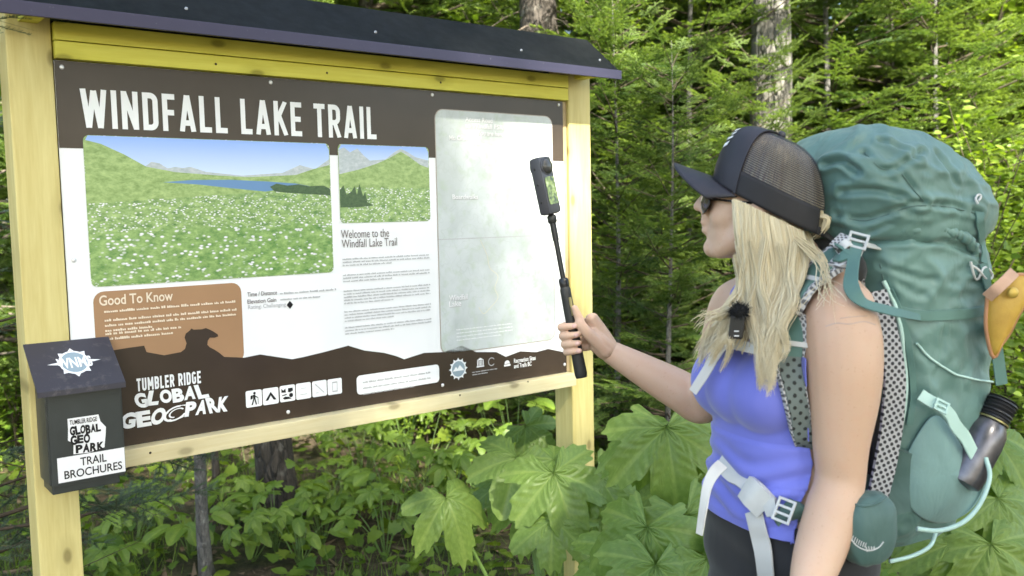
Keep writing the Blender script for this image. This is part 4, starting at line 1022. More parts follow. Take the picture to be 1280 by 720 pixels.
M_pack = fabric('pack_nylon', (.096, .186, .168), .46, 1500, .10, .15, .12, 16, .35)
M_packd = fabric('pack_nylon_dark', (.06, .12, .108), .6, 1500, .12, .1, .12, 16, .3)
M_packl = fabric('pack_stretch_mesh', (.17, .29, .28), .7, 1500, .08, .2, .25, 20, .25)
M_web = fabric('webbing_teal', (.08, .172, .15), .6, 2200, .08, .1, .3)
M_webg = fabric('webbing_pale', (.56, .56, .55), .65, 2200, .05, .1, .3)
M_mint = fabric('webbing_mint', (.42, .60, .55), .6, 2200, .05, .1, .3)
M_buck = plain('buckle_grey', (.50, .51, .51), .4, 0, .06); M_dk = fabric('harness_dark', (.018, .019, .021), .8, 900, .2)
def dotted(name, base, dot, scale, r0=.26, r1=.34):
    t = NT(name); c = t.coord('UV'); v = t.node('ShaderNodeTexVoronoi'); v.inputs['Scale'].default_value = 1; v.inputs['Randomness'].default_value = .06
    t.l.new(t.mapping(c, scale, (0, 0, 0), (0, 0, .6)), v.inputs['Vector']); d = t.ramp(v.outputs['Distance'], [(r0, 1), (r1, 0)])
    t.set(t.mix(d, base, dot), .75); t.bump(t.ramp(v.outputs['Distance'], [(r0, 0), (r1, 1)]), .6, .002); return t.m
M_air = dotted('air_mesh_pale', (.50, .50, .52), (.12, .12, .13), (150, 150, 1), .30, .42)
M_airb = dotted('back_mesh', (.42, .42, .44), (.03, .03, .035), (105, 105, 1), .30, .40)
M_foam = dotted('foam_dotted', (.13, .16, .155), (.015, .018, .018), (70, 70, 1), .2, .27)

def section(z, c0, c1, w, n=44, pw=3.0, skew=0.0):
    out = []; cm_, hd_ = (c0 + c1) / 2, (c1 - c0) / 2
    for j in range(n):
        a = 2 * math.pi * j / n; c, s_ = math.cos(a), math.sin(a); k = (abs(c) ** pw + abs(s_) ** pw) ** (-1 / pw)
        out.append(K(cm_ + hd_ * c * k, w * s_ * k, z + skew * c * k))
    return out
def bag(name, keys, n_z, n, pw, puff, seed, creases=(), mat=None, subs=1):
    kk = catmull([tuple(k) + (0,) * (5 - len(k)) for k in keys], n_z); S_ = Soup(); S_.loft([section(k[0], k[1], k[2], k[3], n, pw, k[4]) for k in kk])
    bm = bmesh.new(); vs_ = [bm.verts.new(v) for v in S_.V]
    for f in S_.F: bm.faces.new([vs_[i] for i in f])
    bmesh.ops.recalc_face_normals(bm, faces=bm.faces[:]); bm.normal_update()
    off = {}
    for v in bm.verts:
        q = v.co * 7 + Vector((seed, 0, 0)); w1 = mnoise.noise(q); w2 = mnoise.noise(v.co * 17 + Vector((0, seed, 0)))
        w3 = 1 - abs(mnoise.noise(Vector((v.co.x * 13 + v.co.z * 6, v.co.y * 13, v.co.z * 21 - v.co.x * 8)) + Vector((seed, seed, 0)))) * 2
        off[v] = v.normal * (puff * (w1 * .9 + w2 * .18 + max(0, w3 - .5) * .9 + max(0, 1 - 5 * abs(mnoise.noise(Vector((v.co.x * 9 - v.co.z * 11, v.co.y * 8, v.co.z * 8 + v.co.x * 10)) + Vector((0, 0, seed))))) * .55))
    for v, d_ in off.items(): v.co += d_
    bm.normal_update(); tree = BVHTree.FromBMesh(bm)
    for px_line, depth, sig in creases:
        pts = [Vector(p) for p in catmull([tuple(hit(tree, *q)[0]) for q in px_line], 40)]
        for v in bm.verts:
            if v.normal.y > .35: continue
            d_ = min((v.co - p).length_squared for p in pts); 
            if d_ < (4 * sig) ** 2:
                g_ = math.exp(-d_ / (sig * sig)); g2 = math.exp(-(math.sqrt(d_) - 2.2 * sig) ** 2 / (sig * sig))
                v.co += v.normal * (-depth * g_ + depth * .45 * g2)
    o = bm_obj(name, bm, mat, None, True)
    md = o.modifiers.new('s', 'SUBSURF'); md.levels = subs; md.render_levels = subs
    return o
pack = empty('backpack', tuple(K(.1, 0, .9))); tag(pack, 'large teal hiking backpack with pale webbing worn on the woman\'s back', 'backpack')
main = bag('main_bag', [(.905, .05, .16, .09), (.925, .02, .21, .125), (1.0, .0, .27, .15), (1.12, .0, .292, .158), (1.28, .0, .295, .16), (1.40, -.005, .29, .158), (1.48, -.01, .275, .152), (1.54, .0, .25, .14)], 74, 150, 3.2, .010, 3.0,
    [([(1120, 400), (1145, 432), (1168, 452), (1205, 470), (1240, 480)], .007, .0045), ([(1100, 330), (1140, 345), (1190, 352), (1225, 350)], 0.0084, .0045), ([(1130, 500), (1160, 488), (1190, 490), (1235, 478)], 0.0098, .004), ([(1120, 352), (1150, 368), (1195, 372)], .006, .0045),
     ([(1092, 300), (1130, 300), (1180, 302), (1220, 318)], .010, .0045), ([(1180, 400), (1176, 450), (1150, 500)], 0.0084, .004), ([(1230, 400), (1240, 450), (1238, 490)], .007, .0045)], M_pack)
attach(main, pack)
lid = bag('lid', [(1.485, -.02, .30, .155), (1.50, -.045, .315, .166), (1.55, -.06, .318, .172, -.012), (1.60, -.065, .285, .166, -.014), (1.64, -.05, .23, .15, -.012), (1.675, -.02, .17, .12, -.008), (1.692, .02, .11, .06)], 50, 150, 2.7, .010, 9.0,
    [([(1080, 190), (1105, 213), (1137, 200), (1152, 188)], .009, .0045), ([(1123, 212), (1140, 235), (1155, 252)], .007, .0045), ([(1050, 240), (1075, 238), (1105, 240), (1155, 254)], .013, .005), ([(1030, 205), (1050, 200), (1072, 215)], .018, .005),
     ([(1100, 175), (1130, 185), (1150, 200)], 0.0098, .004), ([(1170, 190), (1187, 212), (1195, 230)], .007, .0045), ([(1045, 268), (1080, 274), (1110, 266), (1140, 256), (1180, 256), (1225, 266)], .013, .005), ([(1085, 292), (1130, 268), (1150, 262)], 0.0084, .004)], M_pack)
attach(lid, pack)
bpy.context.view_layer.update()
PK = bvh_of([main]); PL = bvh_of([main, lid])
def on_pack(px, py, off=.004, tree=None):
    p, n = hit(tree or PL, px, py, 1.62); return p + n * off, n
def on_body(px, py, off=.006, fb=1.56):
    p, n = hit(BODY_BVH if py < 420 else CLOTH_BVH, px, py, fb); return p + n * off, n
def smooth_pts(pts, it=2):
    p = np.array([tuple(q) for q in pts])
    for _ in range(it): p[1:-1] = p[1:-1] * .5 + (p[:-2] + p[2:]) * .25
    return p
def strap(name, pxs, width, mat, thick=.0022, off=.005, n=30, tree=None, body=False, up=0):
    q = catmull(pxs, n); pn = [(on_body if body else on_pack)(x, y, off) if body else on_pack(x, y, off, tree) for x, y in q]
    pts = smooth_pts([a for a, _ in pn], 5); nn = smooth_pts([b for _, b in pn], 8)
    w = np.interp(np.linspace(0, 1, n), np.linspace(0, 1, len(width)), width) if isinstance(width, (list, tuple)) else width
    V, F = ribbon_arrays(pts, w, thick, nn); o = autosmooth(new_mesh_obj(name, V, F, mat), 50); add_uv(o, pts, w); attach(o, pack); return o
def add_uv(o, pts, w):
    """UV in metres: along the strip and across it"""
    me = o.data; k = 6; n = len(pts); L_ = np.concatenate([[0], np.cumsum(np.linalg.norm(np.diff(np.array(pts), axis=0), axis=1))]); ww = np.broadcast_to(np.array(w, float), (n,))
    pr = [-.5, -.47, 0, .47, .5, 0]; uvv = np.array([(L_[i], pr[j] * ww[i]) for i in range(n) for j in range(k)])
    li = np.zeros(len(me.loops), int); me.loops.foreach_get('vertex_index', li); uv = me.uv_layers.new(name='UVMap'); uv.data.foreach_set('uv', uvv[li].astype(np.float32).ravel())
def cord(name, pxs, r, mat, off=.004, n=30, tree=None):
    q = catmull(pxs, n); pts = smooth_pts([on_pack(x, y, off, tree)[0] for x, y in q], 3); return attach(tube(name, pts, r, mat, None, 8), pack)
def free_strap(name, pts3, width, mat, normal, thick=.0018, n=24):
    p = catmull([tuple(q) for q in pts3], n); nn = catmull([tuple(q) for q in normal], n) if isinstance(normal, list) else np.array(normal)
    w = np.interp(np.linspace(0, 1, n), np.linspace(0, 1, len(width)), width) if isinstance(width, (list, tuple)) else width
    V, F = ribbon_arrays(p, w, thick, nn); o = autosmooth(new_mesh_obj(name, V, F, mat), 50); add_uv(o, p, w); attach(o, pack); return o
def buckle(name, px, py, w, h, ang, tree_pt, mat=None, bars=2):
    """ladder-lock: a frame with cross bars, lying on the surface"""
    p, n = tree_pt; n = n.normalized(); ux = Vector((math.cos(ang), 0, -math.sin(ang))); ux = (ux - n * ux.dot(n)).normalized(); uy = n.cross(ux)
    bm = bmesh.new(); t_ = .0045
    box_bm(bm, -w / 2, -w / 2 + t_, -h / 2, h / 2, 0, .005, .001); box_bm(bm, w / 2 - t_, w / 2, -h / 2, h / 2, 0, .005, .001)
    for k in range(bars + 1):
        y = -h / 2 + (h - t_) * k / bars; box_bm(bm, -w / 2 + t_ * .8, w / 2 - t_ * .8, y, y + t_, .0005, .0045, .001)
    for v in bm.verts: v.co = p + ux * v.co.x + uy * v.co.y + n * (v.co.z + .001)
    return attach(bm_obj(name, bm, mat or M_buck), pack)

# gathered collar hem below the lid
q = catmull([(1085, 293), (1110, 288), (1150, 288), (1195, 293), (1218, 312)], 60); hem = []
for i, (x, y) in enumerate(q): p, n = on_pack(x, y, .002, PK); hem.append(p + n * .002 + UP * .0025 * math.sin(i * 1.35))
V, F = tube_arrays(hem, .009 + .002 * np.sin(np.arange(60) * 1.7), 8); attach(autosmooth(new_mesh_obj('collar_hem', V, F, M_pack), 60), pack)
# stretch side pocket with its bound edge
edge = [(1122, 572), (1135, 545), (1150, 520), (1165, 505), (1182, 522), (1205, 560), (1226, 585), (1234, 600), (1222, 632), (1195, 655), (1160, 660), (1128, 640), (1118, 605)]
cx, cy = 1175, 590; V, F = [], []; nr_ = 10; ne = 60; ed = catmull(edge + edge[:1], ne + 1)[:-1]
for i in range(nr_ + 1):
    s_ = .10 + .90 * i / nr_
    for x, y in ed:
        p, n = on_pack(cx + (x - cx) * s_, cy + (y - cy) * s_, .004, PK); p = p + n * (.020 * (1 - s_ ** 2.5)) + n * .002 * mnoise.noise(p * 40); V.append(p)
for i in range(nr_):
    for j in range(ne): F.append((i * ne + j, i * ne + (j + 1) % ne, (i + 1) * ne + (j + 1) % ne, (i + 1) * ne + j))
pc, pn_ = on_pack(cx, cy, .004, PK); V.append(pc + pn_ * .020); F += [(len(V) - 1, (j + 1) % ne, j) for j in range(ne)]
o = new_mesh_obj('side_pocket', V, F, M_packl, None, True); md = o.modifiers.new('s', 'SMOOTH'); md.iterations = 24; md.factor = .6; md = o.modifiers.new('t', 'SOLIDIFY'); md.thickness = .002; attach(o, pack)
strap('side_pocket_panel', [(1128, 560), (1118, 600), (1122, 640)], [.03, .05, .045], M_packd, .012, .008, 20, PK)
# webbing and cords on the near side of the bag
strap('compression_strap', [(1090, 378), (1115, 388), (1145, 394), (1180, 394), (1215, 390), (1236, 388)], .019, M_web, .0022, .006)
cord('piping', [(1145, 428), (1158, 445), (1180, 460), (1205, 472), (1238, 478)], .0022, M_mint, .004)
cord('frame_piping', [(1107, 350), (1118, 380), (1126, 420), (1131, 465), (1128, 520), (1118, 560)], .0042, M_mint, .006, 40)
strap('frame_webbing', [(1113, 360), (1127, 400), (1137, 440), (1140, 485), (1136, 530)], .012, M_web, .002, .006)
strap('upright_strap', [(1226, 330), (1233, 365), (1240, 410), (1246, 450), (1250, 480)], .022, M_web, .0022, .006)
strap('lid_strap', [(1222, 268), (1224, 300), (1227, 330)], .017, M_web, .0022, .006)
strap('pocket_strap', [(1150, 500), (1168, 512), (1185, 532), (1200, 560), (1213, 588)], [.022, .024, .024], M_mint, .0025, .030, 26, PK)
buckle('strap_buckle', 0, 0, .026, .022, .5, on_pack(1162, 510, .034, PK), M_mint)
cord('toggle_cord', [(1210, 330), (1220, 338), (1232, 350), (1237, 343), (1226, 333), (1218, 352), (1210, 326)], .0022, M_webg, .006)
cord('toggle_cord', [(1220, 252), (1224, 247), (1221, 244), (1217, 250), (1219, 256)], .002, M_webg, .005)
cord('seam', [(1045, 270), (1080, 276), (1110, 268), (1140, 258), (1180, 258), (1225, 268)], .0016, M_packd, .0, 50)
cord('seam', [(1123, 212), (1140, 235), (1155, 252)], .0014, M_packd, .0005, 20)
cord('seam', [(1080, 190), (1105, 213), (1137, 200), (1152, 188)], .0014, M_packd, .0005, 24)
cord('seam', [(1100, 330), (1120, 420), (1135, 500)], .0014, M_packd, .001, 24)
cord('zip_pull', [(1098, 378), (1106, 382), (1112, 390), (1103, 394), (1096, 386)], .003, M_webg, .008)
# pale loop hanging under the pack
lp = [P(1232, 572, 1.60), P(1237, 596, 1.585), P(1226, 628, 1.57), P(1205, 652, 1.56), P(1175, 663, 1.555), P(1146, 661, 1.555)]
attach(tube('binding_loop', catmull([tuple(p) for p in lp], 36), .0042, M_mint, None, 8), pack)
attach(tube('lower_loop', catmull([tuple(p) for p in (P(1170, 666, 1.57), P(1162, 683, 1.55), P(1140, 695, 1.54), P(1112, 702, 1.53))], 20), .0035, M_mint, None, 8), pack)
# suspended back panel: pale perforated mesh standing off the bag
bp_ = [K(-.012, .142, 1.40), K(-.004, .158, 1.33), K(.006, .165, 1.25), K(.004, .163, 1.17), K(-.006, .158, 1.09), K(-.02, .150, 1.01)]
free_strap('back_panel', bp_, [.03, .036, .042, .044, .044, .04], M_airb, [tuple(LF * .8 + FW * .15)] * 6, .005, 40)
free_strap('back_panel', [K(-.03, 0, 1.42), K(-.012, 0, 1.3), K(-.01, 0, 1.15), K(-.03, 0, 1.0)], .25, M_air, [tuple(FW)] * 4, .004, 30)
bm = bmesh.new(); box_bm(bm, -.13, .13, -.01, .012, 0, .33, .008)
for v in bm.verts: v.co = K(v.co.y + .002, v.co.x, 1.06 + v.co.z)
attach(bm_obj('frame_sheet', bm, M_dk), pack)
# dark yoke of the harness, standing in for black shadow behind the neck
bm = bmesh.new(); bmesh.ops.create_uvsphere(bm, u_segments=20, v_segments=12, radius=1)
for v in bm.verts: v.co = K(-.035 + v.co.x * .045, .02 + v.co.y * .11, 1.435 + v.co.z * .055)
attach(bm_obj('yoke_shadow', bm, M_dk, None, True), pack)
free_strap('haul_loop', [K(-.02, .06, 1.47), K(-.06, .055, 1.50), K(-.075, .02, 1.49), K(-.06, -.03, 1.475)], .016, M_dk, Vector((0, -.6, .8)))

# shoulder strap on the near side: perforated foam, teal face, pale cross straps
sp_ = [(1066, 300), (1052, 318), (1032, 345), (1012, 375), (997, 402), (988, 432), (985, 462), (991, 500), (1003, 545), (1020, 590)]
q = catmull(sp_, 60); pn = []
for i, (x, y) in enumerate(q):
    if i < 8: pn.append((P(x, y, 1.585 - .004 * i), Vector((-.2, -.8, .6))))
    else: pn.append(on_body(x, y, .017 if y < 430 else .011, 1.56))
pts = smooth_pts([a for a, _ in pn], 6); nn = smooth_pts([b for _, b in pn], 30)
wd = np.interp(np.linspace(0, 1, 60), [0, .15, .5, .62, .8, 1], [.050, .062, .064, .050, .042, .032])
V, F = ribbon_arrays(pts, wd, .010, nn); o = autosmooth(new_mesh_obj('shoulder_strap', V, F, M_air), 50); add_uv(o, pts, wd); attach(o, pack); near_strap = o
m0, m1 = 5, 37
V, F = ribbon_arrays(pts[m0:m1] + nn[m0:m1] * .0068, .043, .004, nn[m0:m1]); o = autosmooth(new_mesh_obj('strap_face', V, F, M_packl if False else M_web), 50); attach(o, pack)
V, F = ribbon_arrays(pts[35:60] + nn[35:60] * .0062, wd[35:60] * .82, .004, nn[35:60]); o = autosmooth(new_mesh_obj('strap_face', V, F, M_foam), 50); add_uv(o, pts[35:60], wd[35:60] * .82); attach(o, pack)
for i0 in (16, 33):
    t_ = pts[i0 + 1] - pts[i0 - 1]; t_ /= np.linalg.norm(t_); sd = np.cross(t_, nn[i0]); sd /= np.linalg.norm(sd)
    pp = [Vector(pts[i0] + sd * a + nn[i0] * (.0105 - 40 * a * a * .06)) for a in (-.031, -.018, 0, .018, .031)]
    free_strap('cross_strap', pp, .009, M_webg, Vector(nn[i0]), .002, 14)
t_ = pts[2] - pts[0]
free_strap('load_lifter', [K(.012, .115, 1.475), Vector(pts[3]) + Vector(nn[3]) * .012, Vector(pts[9]) + Vector(nn[9]) * .011], .016, M_webg, [(0, -.6, .8), tuple(nn[3]), tuple(nn[9])], .002)
pB, nB = P(1072, 302, 1.565), Vector((-.25, -.85, .45))
buckle('ladder_lock', 0, 0, .034, .030, .45, (pB, nB))
free_strap('strap_tail', [pB, P(1066, 330, 1.535), P(1064, 358, 1.50), P(1080, 378, 1.485), P(1112, 388, 1.50), P(1150, 397, 1.53)], [.02, .022, .026, .022, .02, .012], M_web, [(-.2, -1, .3), (-.6, -.8, .1), (-.5, -.8, .3), (-.1, -.7, .7), (0, -.8, .6), (0, -.9, .4)], .0018, 36)
# far shoulder strap and sternum strap
free_strap('sternum_strap', [P(903, 427, 1.60), P(922, 431, 1.565), P(945, 436, 1.535), P(968, 437, 1.525), P(986, 432, 1.52)], .019, M_webg, [(-.75, -.65, .1), (-.6, -.8, .1), (-.4, -.9, .1), (-.3, -.9, .1), (-.2, -1, .1)], .0022)
free_strap('strap_tail', [P(905, 430, 1.60), P(893, 446, 1.61), P(882, 465, 1.62), P(866, 490, 1.635)], [.017, .019, .019, .017], M_webg, [(-.6, -.8, .1)] * 4, .002)
# hip belt
hb = []
for px, py in ((903, 583), (915, 593), (930, 603), (945, 612)): hb.append(on_body(px, py, .008)[0])
strap('hip_webbing', [(903, 578), (913, 590), (928, 602), (945, 612)], .030, M_webg, .0025, .008, 20, None, True)
strap('hip_webbing', [(946, 640), (952, 665), (958, 690), (962, 722)], .038, M_webg, .0025, .010, 16, None, True)
strap('hip_belt', [(980, 638), (990, 644), (1000, 649), (1012, 653)], [.045, .062, .075, .08], M_packd, .010, .010, 16, None, True)
free_strap('strap_tail', [P(903, 580, 1.60), P(893, 590, 1.585), P(884, 608, 1.575), P(879, 635, 1.57), P(874, 668, 1.575)], [.022, .022, .018, .018, .014], M_webg, [(-.5, -.85, .1), (-.3, -.9, .4), (-.6, -.8, 0), (-.8, -.6, 0), (-.7, -.7, 0)], .002)
# side-release buckle: female body, male prongs, ladder
pA, nA = on_body(948, 620, .011)
def lump(name, pts_px, wds, mat, off, th):
    q = [on_body(x, y, off) for x, y in pts_px]; p = np.array([tuple(a) for a, _ in q]); nn_ = np.array([tuple(q[len(q) // 2][1])] * len(q))
    return attach(autosmooth(new_mesh_obj(name, *ribbon_arrays(catmull(p, 12), np.interp(np.linspace(0, 1, 12), np.linspace(0, 1, len(wds)), wds), th, nn_[0])), 40), pack) if True else None
o = lump('hip_buckle', [(938, 612), (948, 620), (962, 631)], [.046, .052, .050], M_buck, .014, .010); o.data.materials.append(M_buck)
o = lump('hip_buckle', [(960, 629), (968, 634), (976, 638)], [.030, .036, .030], M_buck, .017, .008); o.data.materials.append(M_buck)
buckle('ladder_lock', 0, 0, .032, .042, .45, on_body(984, 641, .018), M_buck, 3)
# zipped hip pocket
hp = [(1048, 650), (1075, 648), (1095, 640), (1110, 650)]
bm = bmesh.new(); bmesh.ops.create_uvsphere(bm, u_segments=36, v_segments=22, radius=1); cpk = P(1084, 660, 1.495)
ux = Vector((.93, .30, .06)).normalized(); uy = UP.cross(ux).normalized()
for v in bm.verts:
    c = v.co.copy(); c = Vector([math.copysign(abs(x) ** .75, x) for x in c]); w_ = 1 + .05 * mnoise.noise(c * 3); v.co = cpk + ux * (c.x * .048 * w_) + uy * (c.y * .036 * w_) + UP * (c.z * .062 * w_)
o = bm_obj('hip_pocket', bm, M_packd, None, True); attach(o, pack)
HPK = bvh_of([o])
def on_hp(x, y, off): p, n = hit(HPK, x, y, 1.49); return p + n * off
attach(tube('pocket_zip', smooth_pts([on_hp(x, y, .001) for x, y in catmull([(1062, 628), (1078, 633), (1095, 630), (1108, 622)], 16)], 2), .002, M_packd, None, 6), pack)
attach(tube('pocket_emblem', [on_hp(x, y, .0008) for x, y in catmull([(1064, 674), (1070, 681), (1078, 686), (1088, 688), (1098, 684), (1104, 677)], 20)], .0011, M_webg, None, 5), pack)
for k in range(7):
    x = 1065 + k * 2.6; y = 675 + k * 2.2 - .12 * k * k; attach(tube('pocket_emblem', [on_hp(x, y, .0008), on_hp(x + 2.0, y - 5.5, .0008)], .0008, M_webg, None, 4), pack)
for k in range(4):
    attach(tube('pocket_emblem', [on_hp(1084 + k * 2.5, 689 - k * .5, .0008), on_hp(1082 + k * 3.5, 683, .0008)], .0012, M_webg, None, 4), pack)
# ---- water bottle in the side pocket
b0, b1 = P(1206, 592, 1.628), P(1252, 506, 1.650); bd = (b1 - b0).normalized(); bl = (b1 - b0).length
bot = empty('water_bottle', tuple(b0)); tag(bot, 'grey metal water bottle tucked into the backpack\'s side pocket', 'bottle')
t = NT('bottle_steel'); c = t.coord(); t.set(t.ramp(t.noise(c, 40, 3), [(.3, (.10, .10, .115)), (.7, (.17, .165, .185))]), .32, .75); M_bot = t.m
attach(tube('bottle_body', [b0 - bd * .022, b0 - bd * .018, b0 - bd * .006, b0 + bd * bl * .45, b0 + bd * bl * .62, b0 + bd * bl * .72, b0 + bd * bl * .78], [.02, .033, .036, .036, .034, .027, .023], M_bot, None, 28, (0, 1, 0)), bot)
M_botcap = plain('bottle_cap', (.03, .03, .033), .4, .3, .1)
zs = np.linspace(.77, 1.08, 22); attach(tube('bottle_cap', [b0 + bd * bl * z for z in zs], [.0265 + .0022 * math.sin(i * 1.9) if 0 < i < 21 else .022 for i in range(22)], M_botcap, None, 24, (0, 1, 0)), bot)
attach(tube('bottle_ring', [b0 + bd * bl * z for z in (.755, .775)], [.0285, .0285], plain('ring_gold', (.30, .27, .12), .35, .6), None, 24, (0, 1, 0)), bot)
# ---- mustard leather piece hung on the back of the bag
lf_px = [(1236, 372), (1241, 362), (1252, 354), (1266, 346), (1281, 344), (1290, 352), (1286, 372), (1272, 398), (1262, 418), (1252, 432), (1244, 447), (1238, 432), (1234, 405)]
Yl = 1.60; ed = catmull([tuple(P(x, y, Yl)) for x, y in lf_px + lf_px[:1]], 41)[:-1]; ce = ed.mean(0); V, F = [], []
for s_, dy in ((0, -.014), (.35, -.0135), (.65, -.011), (.88, -.005), (1.0, .002), (1.0, .010)):
    for e in ed: V.append(tuple(ce + (e - ce) * s_ + np.array([0, dy, 0])))
for i in range(5):
    for j in range(40): F.append((i * 40 + j, (i + 1) * 40 + j, (i + 1) * 40 + (j + 1) % 40, i * 40 + (j + 1) % 40))
F.append(tuple(range(200, 240)))
flap = empty('leather_sheath', tuple(P(1250, 440, Yl))); tag(flap, 'mustard yellow pointed leather sheath strapped to the rear of the backpack', 'sheath')
t = NT('mustard_leather'); c = t.coord(); t.set(t.ramp(t.noise(c, 22, 4), [(.3, (.42, .24, .035)), (.7, (.58, .36, .06))]), .5); t.bump(t.noise(c, 240, 3), .3, .002)
attach(autosmooth(new_mesh_obj('sheath_body', V, F, t.m), 60), flap)
M_rim = plain('leather_edge', (.42, .20, .10), .6)
attach(tube('edge_binding', np.vstack([ed, ed[:1]]) + np.array([0, .004, 0]), .0042, M_rim, None, 8), flap)
q = [P(1234, 372, 1.585), P(1245, 362, 1.572), P(1256, 352, 1.575), P(1268, 340, 1.59)]
attach(ribbon('sheath_strap', [tuple(p) for p in q], .020, .003, plain('tan_strap', (.50, .30, .20), .6), None, [(-.3, -1, .2)] * 4), flap)
bm = bmesh.new(); bmesh.ops.create_uvsphere(bm, u_segments=14, v_segments=10, radius=.010, matrix=Matrix.Translation(P(1266, 366, 1.578)) @ Matrix.Diagonal((1, .6, 1, 1))); attach(bm_obj('snap_button', bm, plain('brass_snap', (.55, .38, .08), .4, .3), None, True), flap)
# ---- furry microphone clipped to the sternum strap
mic = empty('microphone', tuple(P(922, 428, 1.54))); tag(mic, 'small black clip-on microphone with furry windscreen on the chest strap', 'microphone')
bm = bmesh.new(); box_bm(bm, -.0125, .0125, -.006, .006, -.02, .02, .003); mc = P(921, 409, 1.535); ml = Vector((.10, 0, -1)).normalized()
ry = Vector((-.3, -.95, 0)).normalized(); rx = ry.cross(UP).normalized()
for v in bm.verts: v.co = mc + rx * v.co.x + ry * v.co.y + UP * v.co.z - rx * v.co.z * .12
attach(bm_obj('microphone_body', bm, plain('mic_black', (.012, .012, .014), .35)), mic)
for k in (0, 1):
    attach(ribbon('microphone_marking', [tuple(mc + ry * .0068 + rx * a - UP * (.006 + k * .008)) for a in (-.004, .0, .004)], .0018, .0008, M_sticker, None, tuple(ry), n=4), mic)
rr = np.random.RandomState(5); V, F = [], []; fc = mc + UP * .027 - rx * .004
for k in range(900):
    d_ = rr.normal(0, 1, 3); d_ /= np.linalg.norm(d_); b = np.array(fc) + d_ * np.array([.012, .010, .010]); e = b + d_ * rr.uniform(.004, .011) + rr.normal(0, .003, 3); s_ = np.cross(d_, rr.normal(0, 1, 3)); s_ /= np.linalg.norm(s_); s_ *= .0007
    i = len(V); V += [tuple(b - s_), tuple(b + s_), tuple(e)]; F.append((i, i + 1, i + 2))
S_ = Soup(); S_.ball(fc, (.0135, .0115, .0115)); i = len(V); V += S_.V; F += [tuple(a + i for a in f) for f in S_.F]
attach(new_mesh_obj('windscreen', V, F, plain('mic_fur', (.008, .008, .009), .9)), mic)
# ------------------------------------------------------------------ GROUND
def gz(x, y):
    """terrain height: flat around the board, rising gently into the wood"""
    d_ = math.hypot(x * .6, y); r = max(0.0, min(1.0, (d_ - 4.2) / 9.0)); r = r * r * (3 - 2 * r)
    return .75 * r + .05 * mnoise.noise(Vector((x * .8, y * .8, 0))) + .02 * mnoise.noise(Vector((x * 3, y * 3, 4))) - .02 + max(0, d_ - 14) * .03
def axis_pts():
    a = np.linspace(-9, 9, 121); far = np.array([10, 12, 15, 20, 28, 40, 60, 100, 180.]); return np.concatenate([-far[::-1], a, far])
gx = axis_pts(); gy = gx + 5
V = [(x, y, gz(x, y) if abs(x) < 60 and abs(y) < 60 else gz(60 * x / max(abs(x), abs(y), 1), 60 * y / max(abs(x), abs(y), 1))) for y in gy for x in gx]; k = len(gx)
F = [(j * k + i, j * k + i + 1, (j + 1) * k + i + 1, (j + 1) * k + i) for j in range(len(gy) - 1) for i in range(k - 1)]
t = NT('forest_floor'); c = t.coord(); n1 = t.noise(c, 1.6, 5); n2 = t.noise(c, 24, 6, .7); n3 = t.noise(c, 130, 3)
col = t.ramp(n2, [(.3, (.022, .015, .009)), (.5, (.06, .042, .024)), (.7, (.12, .085, .05))])
col = t.mix(t.ramp(n1, [(.48, 0), (.62, .8)]), col, t.ramp(n2, [(.35, (.02, .035, .008)), (.7, (.07, .10, .02))]))
t.set(col, .95); t.bump(t.math('ADD', n2, t.math('MULTIPLY', n3, .4)), .9, .03)
tag(new_mesh_obj('ground', V, F, t.m, None, True), kind='structure')

# ------------------------------------------------------------------ vegetation tools
def tri_mesh(name, tri, tint=None, mat=None, smooth=False):
    """(N,3,3) float array -> mesh with a per-point tint"""
    n = len(tri); me = bpy.data.meshes.new(name); me.vertices.add(3 * n); me.vertices.foreach_set('co', np.ascontiguousarray(tri, np.float32).ravel())
    me.loops.add(3 * n); me.loops.foreach_set('vertex_index', np.arange(3 * n, dtype=np.int32)); me.polygons.add(n)
    me.polygons.foreach_set('loop_start', np.arange(0, 3 * n, 3, dtype=np.int32)); me.polygons.foreach_set('loop_total', np.full(n, 3, np.int32))
    me.update(calc_edges=True)
    if tint is not None:
        at = me.attributes.new('tint', 'FLOAT', 'POINT'); at.data.foreach_set('value', np.repeat(np.clip(tint, 0, 1), 3).astype(np.float32))
    if mat: me.materials.append(mat)
    return me
def rot_to(d_, up=(0, 0, 1), roll=0.0):
    """3x3 with columns: X along d, Z towards up"""
    x = np.array(d_, float); x /= np.linalg.norm(x); y = np.cross(up, x); 
    if np.linalg.norm(y) < 1e-3: y = np.cross((0, 1, 0.1), x)
    y /= np.linalg.norm(y); z = np.cross(x, y)
    if roll: y, z = y * math.cos(roll) + z * math.sin(roll), z * math.cos(roll) - y * math.sin(roll)
    return np.stack([x, y, z], 1)
